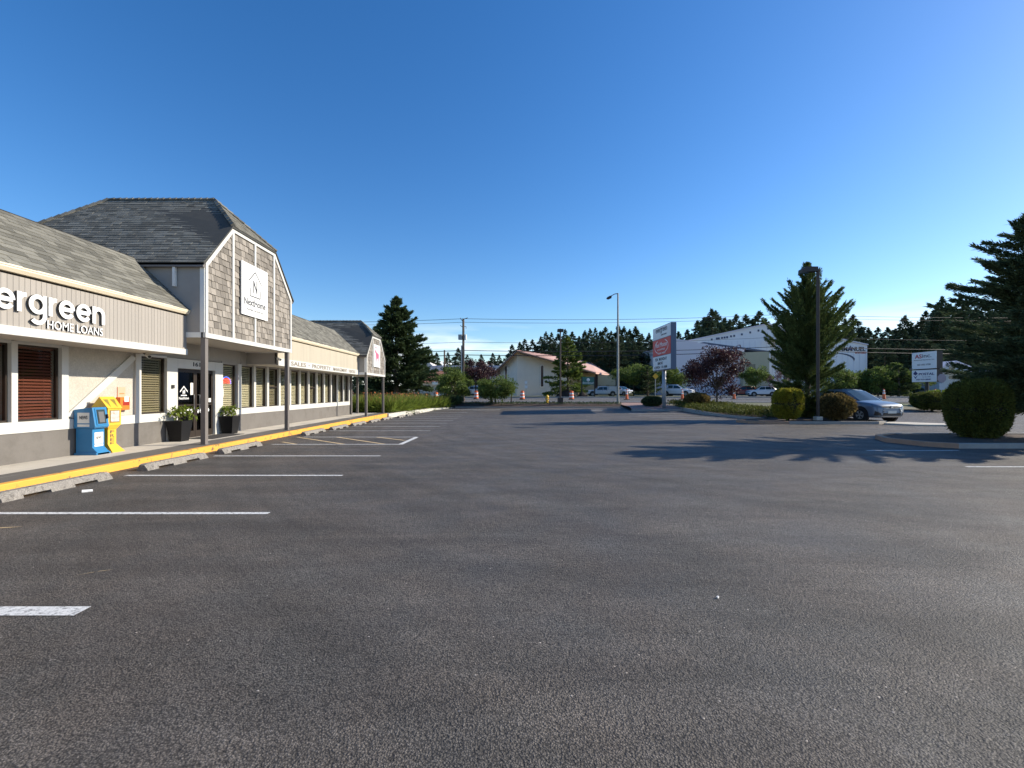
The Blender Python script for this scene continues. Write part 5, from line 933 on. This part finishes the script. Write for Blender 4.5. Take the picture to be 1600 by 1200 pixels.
def make_suv(label, paint, loc, rz, sc=1.0, group=None, name='parked_car'):
    t = thing(name, label, 'car', (0, 0, 0), 0, group)
    def half(wb, wm, zt, zb, crown=.04): return [(0.0, zb), (wb * .9, zb), (wb, zb + .07), (wm, zb + .22), (wm, zt - .22), (wm * .97, zt - .08), (wm * .88, zt - .015), (wm * .5, zt + crown * .7), (0, zt + crown)]
    mb = MB(); loft(mb, [(2.20, half(.50, .54, .70, .36, .0)), (2.17, half(.66, .70, .80, .27, .01)), (2.08, half(.80, .84, .89, .23, .02)), (1.9, half(.87, .90, .95, .21, .03)), (1.55, half(.89, .92, 1.0, .2)), (1.1, half(.89, .92, 1.04, .2)), (.9, half(.89, .92, 1.05, .2)), (0, half(.89, .92, 1.04, .2, .02)), (-1.0, half(.89, .92, 1.06, .2, .02)), (-1.8, half(.87, .91, 1.08, .22, .02)), (-2.08, half(.82, .87, 1.06, .3, .0)), (-2.18, half(.74, .80, 1.0, .36, .0)), (-2.2, half(.6, .68, .9, .42, .0))]); bo_ = mb.build('body', paint, t, smooth=True); sb_ = bo_.modifiers.new('s', 'SUBSURF'); sb_.levels = 2; sb_.render_levels = 2
    m2 = MB(); loft(m2, [(1.16, [(0, .9), (.72, .9), (.72, .99), (.66, 1.0), (0, 1.03)]), (.70, [(0, .9), (.80, .9), (.79, 1.04), (.67, 1.27), (0, 1.31)]), (.25, [(0, .9), (.82, .9), (.81, 1.06), (.61, 1.53), (0, 1.58)]), (.0, [(0, .9), (.83, .9), (.82, 1.07), (.61, 1.60), (0, 1.65)]), (-.9, [(0, .9), (.83, .9), (.82, 1.08), (.61, 1.62), (0, 1.67)]), (-1.6, [(0, .9), (.82, .9), (.81, 1.08), (.59, 1.54), (0, 1.60)]), (-2.0, [(0, .9), (.78, .9), (.77, 1.06), (.62, 1.20), (0, 1.26)]), (-2.12, [(0, .9), (.74, .9), (.73, 1.0), (.66, 1.04), (0, 1.06)])]); ca_ = m2.build('cabin', paint, t, smooth=True)
    trees = []
    dg = bpy.context.evaluated_depsgraph_get(); dg.update()
    for o_ in (bo_, ca_):
        e = o_.evaluated_get(dg); me = e.to_mesh(); trees.append(BVHTree.FromPolygons([v.co.copy() for v in me.vertices], [tuple(p.vertices) for p in me.polygons])); e.to_mesh_clear()
    def patch(name, cor, dr, m_, off=.006, n=8, tr=0):
        """sheet of n x n cells laid on the bodywork: corners projected along dr"""
        dr = Vector(dr).normalized(); c = [Vector(p) for p in cor]; q = MB(); ok = True
        for i in range(n + 1):
            for j in range(n + 1):
                u, v = i / n, j / n; p = c[0].lerp(c[1], u).lerp(c[3].lerp(c[2], u), v); hit = trees[tr].ray_cast(p - dr * 1.0, dr, 3.0)
                q.v.append(tuple((hit[0] if hit[0] is not None else p) - dr * off))
        for i in range(n):
            for j in range(n): a = i * (n + 1) + j; q.f.append((a, a + 1, a + n + 2, a + n + 1)); q.m.append(0)
        return q.build(name, m_, t, smooth=True)
    patch('windscreen', [(1.08, .64, 1.03), (1.08, -.64, 1.03), (.22, -.55, 1.56), (.22, .55, 1.56)], (-.5, 0, -.85), M['carglass'], .012, 8, 1)
    patch('rear_window', [(-2.0, .60, 1.2), (-2.0, -.60, 1.2), (-1.62, -.54, 1.52), (-1.62, .54, 1.52)], (.7, 0, -.7), M['carglass'], .012, 4, 1)
    patch('grille', [(2.2, -.54, .70), (2.2, .54, .70), (2.2, .56, .80), (2.2, -.56, .80)], (-1, 0, 0), M['black'], .012)
    patch('grille_strip', [(2.2, -.55, .69), (2.2, .55, .69), (2.2, .55, .70), (2.2, -.55, .70)], (-1, 0, 0), M['chrome'], .016)
    patch('lower_grille', [(2.2, -.54, .33), (2.2, .54, .33), (2.2, .50, .47), (2.2, -.50, .47)], (-1, 0, 0), M['black'], .012)
    patch('bumper_strip', [(2.2, -.62, .255), (2.2, .62, .255), (2.2, .58, .31), (2.2, -.58, .31)], (-1, 0, 0), M['metal'], .02)
    hx = trees[0].ray_cast(Vector((3, 0, .50)), Vector((-1, 0, 0)), 3)[0].x; bx('number_plate', M['plate'], t, hx + .0, hx + .02, -.25, .25, .44, .57)
    hx = trees[0].ray_cast(Vector((3, 0, .755)), Vector((-1, 0, 0)), 3)[0].x; p = MB(); p.tube([(hx - .01, 0, .755), (hx + .03, 0, .755)], .062, 16); p.build('badge', M['chrome'], t)
    for s_ in (1, -1):
        side = (0, -s_, -.12)
        patch('side_window', [(.78, s_ * .8, 1.10), (.22, s_ * .8, 1.50), (-.35, s_ * .8, 1.56), (-.35, s_ * .8, 1.11)], side, M['carglass'], .010, 6, 1); patch('side_window', [(-.42, s_ * .8, 1.11), (-.42, s_ * .8, 1.56), (-1.15, s_ * .8, 1.56), (-1.3, s_ * .8, 1.12)], side, M['carglass'], .010, 6, 1); patch('side_window', [(-1.37, s_ * .8, 1.12), (-1.22, s_ * .8, 1.55), (-1.5, s_ * .8, 1.48), (-1.85, s_ * .8, 1.14)], side, M['carglass'], .010, 5, 1)
        p = MB(); p.box(.66, .80, s_ * .99 - .09, s_ * .99 + .09, 1.05, 1.18); p.build('mirror', paint, t, bevel=.03)
        patch('headlight', [(2.2, s_ * .57, .72), (2.0, s_ * .88, .75), (1.95, s_ * .90, .87), (2.2, s_ * .57, .81)], (-1, -s_ * .5, 0), M['headlight'], .012)
        patch('air_intake', [(2.2, s_ * .58, .33), (2.0, s_ * .84, .34), (2.0, s_ * .82, .56), (2.2, s_ * .64, .46)], (-1, -s_ * .3, 0), M['black'], .012)
        patch('tail_light', [(-2.2, s_ * .5, .82), (-2.0, s_ * .86, .82), (-2.0, s_ * .86, .96), (-2.2, s_ * .5, .94)], (1, -s_ * .4, 0), M['textred'], .012)
        for wx in (1.35, -1.35):
            p = MB(); p.tube([(wx, s_ * .80, .36), (wx, s_ * .928, .36)], .425, 22); p.build('arch_cladding', M['cladding'], t)
        p = MB(); p.box(-.95, .92, s_ * .905 - .015, s_ * .905 + .02, .2, .38); p.build('sill_cladding', M['cladding'], t)
        bx('roof_rail', M['cladding'], t, -1.5, .0, s_ * .58 - .02, s_ * .58 + .02, 1.64, 1.68)
    for wx in (1.35, -1.35):
        for s_ in (1, -1): wheel(t, wx, s_ * .94)
    t.location = loc; t.rotation_euler = (0, 0, rz); t.scale = (sc,) * 3; return t
make_suv('silver blue compact SUV driving out from behind the rounded bronze shrub', M['carblue'], (19.75, 26.5, .0), R(-80), 1.06, name='suv')
def make_pickup(label, loc, rz, sc):
    t = thing('pickup_truck', label, 'truck', (0, 0, 0)); P_ = M['carwhite']
    def half(wm, zt, zb=.45): return [(0, zb), (wm * .93, zb), (wm, zb + .15), (wm, zt - .1), (wm * .93, zt - .01), (0, zt + .02)]
    mb = MB(); loft(mb, [(2.8, half(.86, 1.0, .5)), (2.7, half(.95, 1.12)), (1.3, half(.98, 1.2)), (-1.0, half(.98, 1.2)), (-2.85, half(.98, 1.2))]); mb.build('body', P_, t)
    mb = MB(); loft(mb, [(1.35, [(0, 1.1), (.9, 1.1), (.9, 1.18), (0, 1.2)]), (.65, [(0, 1.1), (.93, 1.1), (.76, 1.82), (0, 1.86)]), (-.75, [(0, 1.1), (.93, 1.1), (.78, 1.86), (0, 1.9)]), (-.95, [(0, 1.1), (.93, 1.1), (.8, 1.8), (0, 1.84)])]); mb.build('cab', P_, t)
    for s_ in (1, -1):
        MB().prism([(1.0, s_ * .925, 1.2), (.58, s_ * .83, 1.72), (-.05, s_ * .83, 1.74), (-.05, s_ * .94, 1.2)], (0, s_ * .01, 0)).build('side_window', M['carglass'], t); MB().prism([(-.13, s_ * .94, 1.2), (-.13, s_ * .83, 1.74), (-.78, s_ * .84, 1.72), (-.85, s_ * .94, 1.2)], (0, s_ * .01, 0)).build('side_window', M['carglass'], t)
        bx('door_handle', M['black'], t, -.02, .12, s_ * .99 - .01, s_ * .99 + .01, 1.05, 1.1); bx('door_handle', M['black'], t, -.85, -.7, s_ * .99 - .01, s_ * .99 + .01, 1.05, 1.1)
        bx('tool_box_panel', M['hallwall'], t, -2.7, -1.25, s_ * .93 - .01, s_ * .93 + .01, 1.3, 1.78)
        for wx in (1.85, -1.85): MB().tube([(wx, s_ * .9, .5), (wx, s_ * .985, .5)], .5, 20).build('wheel_arch', M['cladding'], t); wheel(t, wx, s_ * 1.0, .4, .26)
        bx('mirror', M['black'], t, .85, 1.0, s_ * 1.12 - .1, s_ * 1.12 + .1, 1.22, 1.45)
    bx('tool_box', P_, t, -2.8, -1.05, -.92, .92, 1.2, 1.85); rk = MB()
    for x in (-2.75, -1.1, .4): rk.box(x - .03, x + .03, -.85, .85, 1.98, 2.03)
    for y in (-.85, .82): rk.box(-2.8, .6, y, y + .03, 2.03, 2.06)
    for x in (-2.75, -1.1): 
        for y in (-.84, .82): rk.box(x - .02, x + .02, y, y + .03, 1.84, 1.99)
    rk.build('ladder_rack', M['darksteel'], t); MB().prism([(1.28, -.72, 1.23), (1.28, .72, 1.23), (.72, .64, 1.78), (.72, -.64, 1.78)], (.015, 0, .01)).build('windscreen', M['carglass'], t)
    bx('front_bumper', M['chrome'], t, 2.75, 2.9, -.93, .93, .5, .7); bx('grille', M['black'], t, 2.79, 2.82, -.6, .6, .75, 1.0); t.location = loc; t.rotation_euler = (0, 0, rz); t.scale = (sc,) * 3
make_pickup('white pickup truck with a rack and tool boxes parked by the church', (PX(940, 74), 74, .86), R(180), .86)
make_suv('white car with dark windows just right of the pickup and lamp post', M['carwhite'], (PX(972, 80), 80, .88), R(-60), 1.0)
make_suv('large white vehicle with a big dark wheel behind the tall pole sign', M['carwhite'], (PX(1063, 70), 71, .88), R(-40), 1.1)
make_suv('dark red car parked beyond the purple plum tree', M['carred'], (PX(1166, 72), 73, .88), R(160), .95)
make_suv('white car parked between the red car and the cypress', M['carwhite'], (PX(1195, 70), 71, .88), R(170), .95)
make_suv('white car glimpsed behind the round green verge shrub', M['carwhite'], (PX(743, 74), 75, .9), R(10), 1.0)
make_suv('dark car parked behind the black railing near the spruce', M['cardark'], (PX(590, 58), 57, .6), R(5), 1.0)
make_suv('white car left of the utility pole under the dark street tree', M['carwhite'], (PX(712, 74), 78, .9), R(100), 1.0)
make_suv('red car behind the sparse pinkish tree', M['carred'], (PX(1212, 78), 79, .9), R(200), 1.0)
# ------------------------------------------------------------------ church
ch_ = thing('church_building', 'beige church with a low pink roof, narrow arched windows and prow front', 'building', (PX(850, 80), 80, .9)); z0 = .6
def q3(x, y, Y): return Vector((PX(x, Y), Y, PZ(y, Y)))
A0 = q3(808, 551, 75); Lf = q3(775, 575, 80); Rt = q3(886, 571.5, 79); 
def dropto(v, z=z0): return Vector((v.x, v.y, z))
w_ = MB(); w_.poly([dropto(Lf), dropto(A0), A0, Lf]); w_.poly([dropto(A0), dropto(Rt), Rt, A0]); w_.build('front_wall', M['churchwall'], ch_)
R1 = q3(905, 577, 84); Bk = q3(965, 587, 112)
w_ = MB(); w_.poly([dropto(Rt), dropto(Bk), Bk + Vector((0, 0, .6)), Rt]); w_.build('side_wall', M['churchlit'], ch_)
w_ = MB(); Lb = q3(770, 583, 112); w_.poly([dropto(Lf), Lf, Lb, dropto(Lb)]); w_.build('left_wall', M['churchwall'], ch_)
# roof
pk = q3(807.5, 547, 73.2); re = q3(931, 581.5, 78.5); le = q3(767, 585, 79); rb = q3(925, 564.5, 118); rbe = q3(966, 587, 116); lb = q3(800, 575, 118)
rf = MB(); rf.prism([pk, re, rbe, rb], (0, 0, -.28)); rf.prism([pk, rb, lb, le], (0, 0, -.28)); rf.build('roof', M['churchroof'], ch_)
rs = MB(); n_ = 22
for i in range(n_):
    a = pk.lerp(rb, (i + .5) / n_); b = re.lerp(rbe, (i + .5) / n_); rs.prism([a + Vector((0, -.04, .01)), b + Vector((0, -.04, .01)), b + Vector((0, .04, .01)), a + Vector((0, .04, .01))], (0, 0, .05))
tag(rs.build('roof_rib', M['churchroof'], ch_), kind='stuff')
eb = MB(); 
for a, b in ((pk, re), (pk, le)):
    d_ = (b - a).normalized(); eb.prism([a + Vector((0, -.03, -.3)), b + Vector((0, -.03, -.3)), b + Vector((0, -.03, -.08)), a + Vector((0, -.03, -.08))], (0, .06, 0))
eb.build('rake_board', M['lamppole'], ch_)
def wallpt(a, b, t_, z): v = a.lerp(b, t_); return Vector((v.x, v.y, z))
def arched(a, b, tc_, hw, zb_, zt_, parent):
    d_ = Vector((b.x - a.x, b.y - a.y, 0)).normalized(); n_ = Vector((d_.y, -d_.x, 0)); c_ = wallpt(a, b, tc_, 0); wo_ = bpy.data.objects.new('window', None); C.objects.link(wo_); wo_.parent = parent
    def arch(hw, zb_, zt_): return [c_ + d_ * s_ + Vector((0, 0, z_)) for s_, z_ in [(-hw, zb_), (hw, zb_), (hw, zt_ - hw)] + [(hw * math.cos(k_), zt_ - hw + hw * math.sin(k_)) for k_ in (.5, 1.05, 1.57, 2.1, 2.64)] + [(-hw, zt_ - hw)]]
    MB().prism([p + n_ * .02 for p in arch(hw + .14, zb_ - .1, zt_ + .12)], n_ * .1).build('frame', M['churchtrim'], wo_); MB().prism([p + n_ * .13 for p in arch(hw, zb_, zt_)], n_ * .03).build('pane', M['stained'], wo_)
arched(A0, Rt, .48, .24, PZ(604, 77), PZ(571, 77), ch_); arched(Lf, A0, .52, .24, PZ(604, 77), PZ(572, 77), ch_)
for (t_, hw) in ((.30, .55),): c_ = wallpt(Rt, Bk, t_, 0); MB().box(c_.x - .1, c_.x + .2, c_.y - 1, c_.y + 1, 1.2, 5.2).build('window', M['stained'], ch_)
bx('entrance_wall', M['churchlit'], ch_, PX(905, 84), PX(926, 84), 84, 84.4, z0, PZ(583, 84)); bx('entrance_door', M['stained'], ch_, PX(930, 84), PX(934, 84), 84, 84.3, z0, PZ(582, 84)); bx('entrance_wall', M['churchlit'], ch_, PX(926, 84), PX(930, 84), 84, 84.3, z0, PZ(582, 84)); bx('entrance_wall', M['churchlit'], ch_, PX(934, 84), PX(962, 84), 84.1, 84.4, z0, PZ(586, 84))
bx('white_cabinet', M['signwhite'], ch_, PX(881, 76), PX(885.5, 76), 76, 76.5, z0, PZ(603, 76))
# ------------------------------------------------------------------ white hall
hl = thing('hall_building', 'large white metal hall with stepped annex and EMMANUEL lettering', 'building', (PX(1200, 88), 88, 1)); Y = 88
w_ = MB(); pts = [(PX(1060, Y), Y, .6), (PX(1355, Y), Y, .6), (PX(1355, Y), Y, PZ(538.5, Y)), (PX(1200, Y), Y, PZ(506, Y)), (PX(1060, Y), Y, PZ(536, Y))]; w_.prism(pts, (0, 30, 0)); w_.build('wall', M['hallwall'], hl)
rf = MB()
for a, b in (((1200, 504.8), (1357, 537.5)), ((1200, 504.8), (1058, 535.3))): rf.prism([q3(*a, 87.7), q3(*b, 87.7), q3(*b, 87.7) + Vector((0, 0, -.2)), q3(*a, 87.7) + Vector((0, 0, -.2))], (0, 31, 0))
rf.build('roof', M['hallannex'], hl)
sm = MB(); x = PX(1062, Y)
while x < PX(1353, Y): sm.box(x - .02, x + .02, Y - .03, Y, 1, PZ(540, Y) if x > PX(1330, Y) or x < PX(1075, Y) else PZ(532, Y)); x += 1.1
tag(sm.build('wall_seam', M['hallannex'], hl), kind='stuff')
for x, yy in ((1112, 530.5), (1120, 529), (1123, 528.8), (1128, 528), (1132, 527.5), (1136, 527), (1142, 525.5), (1147, 524.8), (1159, 522.5), (1172, 519.5), (1185, 516.5), (1200, 513.5)): bx('vent', M['hallroof'], hl, PX(x - 1.3, Y), PX(x + 1.3, Y), Y - .08, Y - .01, PZ(yy + 1.5, Y), PZ(yy - 1.5, Y))
stp = [(1040, 1062, 528.5), (1062, 1075.5, 530.5), (1075.5, 1090, 533), (1090, 1106, 536), (1106, 1122.5, 538.5), (1122.5, 1140, 541), (1140, 1163, 544)]
an_ = MB()
for xa, xb, yt in stp: an_.prism([(PX(xa, 83), 83, .6), (PX(xb, 83), 83, .6), (PX(xb, 83), 83, PZ(yt + 1.2, 83)), (PX(xa, 83), 83, PZ(yt, 83))], (0, 4.99, 0))
an_.build('stepped_annex_wall', M['hallannex'], hl)
MB().prism([q3(1100, 534.5, 83.2), q3(1203, 548.5, 83.2), q3(1203, 550, 83.2), q3(1100, 541, 83.2)], (0, 4.7, 0)).build('annex_roof', M['hallroof'], hl)
bx('beige_annex_wall', M['hallbeige'], hl, PX(1161, 82), PX(1202, 82), 82, 87.9, .6, PZ(549.5, 82)); bx('annex_opening', M['winglass'], hl, PX(1166, 82), PX(1180, 82), 81.95, 82, PZ(578, 82), PZ(569, 82))
def hwin(x0_, x1_, ya_, yb_, m_):
    wo_ = bpy.data.objects.new('window', None); C.objects.link(wo_); wo_.parent = hl; bx('frame', M['churchtrim'], wo_, PX(x0_ - .8, Y), PX(x1_ + .8, Y), Y - .06, Y - .01, PZ(yb_ + .8, Y), PZ(ya_ - .8, Y)); xm = (x0_ + x1_) / 2; ym = (ya_ + yb_) / 2
    for a, b in ((x0_, xm - .3), (xm + .3, x1_)):
        for c_, e_ in ((ya_, ym - .3), (ym + .3, yb_)): bx('pane', m_, wo_, PX(a, Y), PX(b, Y), Y - .1, Y - .06, PZ(e_, Y), PZ(c_, Y))
hwin(1204, 1211, 551, 563.5, M['winglass']); hwin(1203.5, 1211, 532.5, 543.5, M['winlit']); bx('window_canopy', M['black'], hl, PX(1197, Y), PX(1213, Y), Y - 1.2, Y, PZ(532, Y), PZ(531, Y))
put_text('lettering', 'EMMANUEL', (PX(1306.5, Y), Y - .02, PZ(548.7, Y)), (1, 0, 0), (0, 0, 1), .82, PX(1352, Y) - PX(1306.5, Y), M['text'], hl, .05, .02)
MB().prism([(PX(1325.5, Y), Y - .08, PZ(548.7, Y)), (PX(1328.6, Y), Y - .08, PZ(539.8, Y)), (PX(1331.5, Y), Y - .08, PZ(548.7, Y)), (PX(1328.6, Y), Y - .08, PZ(546, Y))], (0, .05, 0)).build('spire_mark', M['textblue'], hl)
put_text('lettering', 'BAPTIST CHURCH', (PX(1336, Y), Y - .02, PZ(552.5, Y)), (1, 0, 0), (0, 0, 1), .36, PX(1353, Y) - PX(1336, Y), M['textred'], hl, .04, .01)
sw_ = MB(); pr_ = None
for i in range(10):
    a = i / 9; x = 1306 + 28 * math.sin(a * math.pi / 2); yy = 552 + 11 * (1 - math.cos(a * math.pi / 2)) ; q = (PX(x, Y), PZ(yy, Y)); th = .05 + .14 * a
    if pr_: sw_.prism([(pr_[0], Y - .05, pr_[1] - th), (q[0], Y - .05, q[1] - th), (q[0] + th * a, Y - .05, q[1] + th), (pr_[0] + th * a, Y - .05, pr_[1] + th)], (0, .04, 0))
    pr_ = q
sw_.build('swoosh_mark', M['hallroof'], hl)
# other buildings
sh = thing('shop_building_far', 'low shop with a brown hipped roof and white walls behind the spruce', 'building', (PX(675, 84), 84, .9)); Y = 82
bx('wall', M['shopwall'], sh, PX(655, Y), PX(700, Y), Y, Y + 10, .6, PZ(596, Y)); a = [q3(650, 597.5, Y - .8), q3(702, 597.5, Y - .8), q3(702, 597.5, Y - .8) + Vector((0, 12, 0)), q3(650, 597.5, Y - .8) + Vector((0, 12, 0))]; tp = [q3(673, 579, Y + 4), q3(696, 579, Y + 4)]
rf = MB(); rf.add(a + tp, [(0, 1, 5, 4), (1, 2, 5), (2, 3, 4, 5), (3, 0, 4)]); rf.build('roof', M['shoproof'], sh); bx('fascia', M['signwhite'], sh, PX(675, Y - 1), PX(684, Y - 1), Y - 1, Y - .9, PZ(601, Y), PZ(596.5, Y)); bx('window', M['winglass'], sh, PX(660, Y), PX(672, Y), Y - .05, Y, PZ(611, Y), PZ(602, Y))
wb = thing('warehouse_building', 'pale flat roofed warehouse behind the brown roofed shop', 'building', (PX(720, 96), 96, 1)); Y = 96
MB().prism([(PX(658, Y), Y, .6), (PX(782, Y), Y, .6), (PX(782, Y), Y, PZ(573, Y)), (PX(676, Y), Y, PZ(571.5, Y)), (PX(671, Y), Y, PZ(566, Y)), (PX(658, Y), Y, PZ(566, Y))], (0, 12, 0)).build('wall', M['shopwall'], wb); bx('parapet_cap', M['hallannex'], wb, PX(676, Y), PX(783, Y), Y - .1, Y + .3, PZ(573, Y) - .02, PZ(571.3, Y)); bx('chimney_block', M['wallgrey'], wb, PX(654, Y), PX(658, Y), Y, Y + 4, .6, PZ(565, Y))
bx('door', M['winglass'], wb, PX(768, Y), PX(774, Y), Y - .05, Y, 1.0, PZ(600, Y))
hs = thing('house', 'two storey white gabled house behind the pole sign at the right', 'house', (PX(1495, 82), 82, 1)); Y = 82
MB().prism([(PX(1473, Y), Y, .6), (PX(1530, Y), Y, .6), (PX(1530, Y), Y, PZ(578, Y)), (PX(1495, Y), Y, PZ(565, Y)), (PX(1473, Y), Y, PZ(574, Y))], (0, 9, 0)).build('wall', M['house'], hs)
rf = MB()
for a, b in (((1495, 563.5), (1471, 573.5)), ((1495, 563.5), (1533, 578.5))): rf.prism([q3(*a, Y - .5), q3(*b, Y - .5), q3(*b, Y - .5) + Vector((0, 0, -.25)), q3(*a, Y - .5) + Vector((0, 0, -.25))], (0, 10, 0))
rf.build('roof', M['hallannex'], hs)
for x0_, x1_, ya_, yb_ in ((1482, 1492, 573, 577), (1482, 1494, 587, 592), (1500, 1506, 584, 590)):
    wo_ = bpy.data.objects.new('window', None); C.objects.link(wo_); wo_.parent = hs; bx('frame', M['signwhite'], wo_, PX(x0_ - .6, Y), PX(x1_ + .6, Y), Y - .05, Y, PZ(yb_ + .6, Y), PZ(ya_ - .6, Y)); bx('pane', M['winglass'], wo_, PX(x0_, Y), PX(x1_, Y), Y - .08, Y - .05, PZ(yb_, Y), PZ(ya_, Y))
bx('porch_roof', M['hallannex'], hs, PX(1474, Y), PX(1530, Y), Y - 2, Y, PZ(581.5, Y), PZ(579.5, Y))
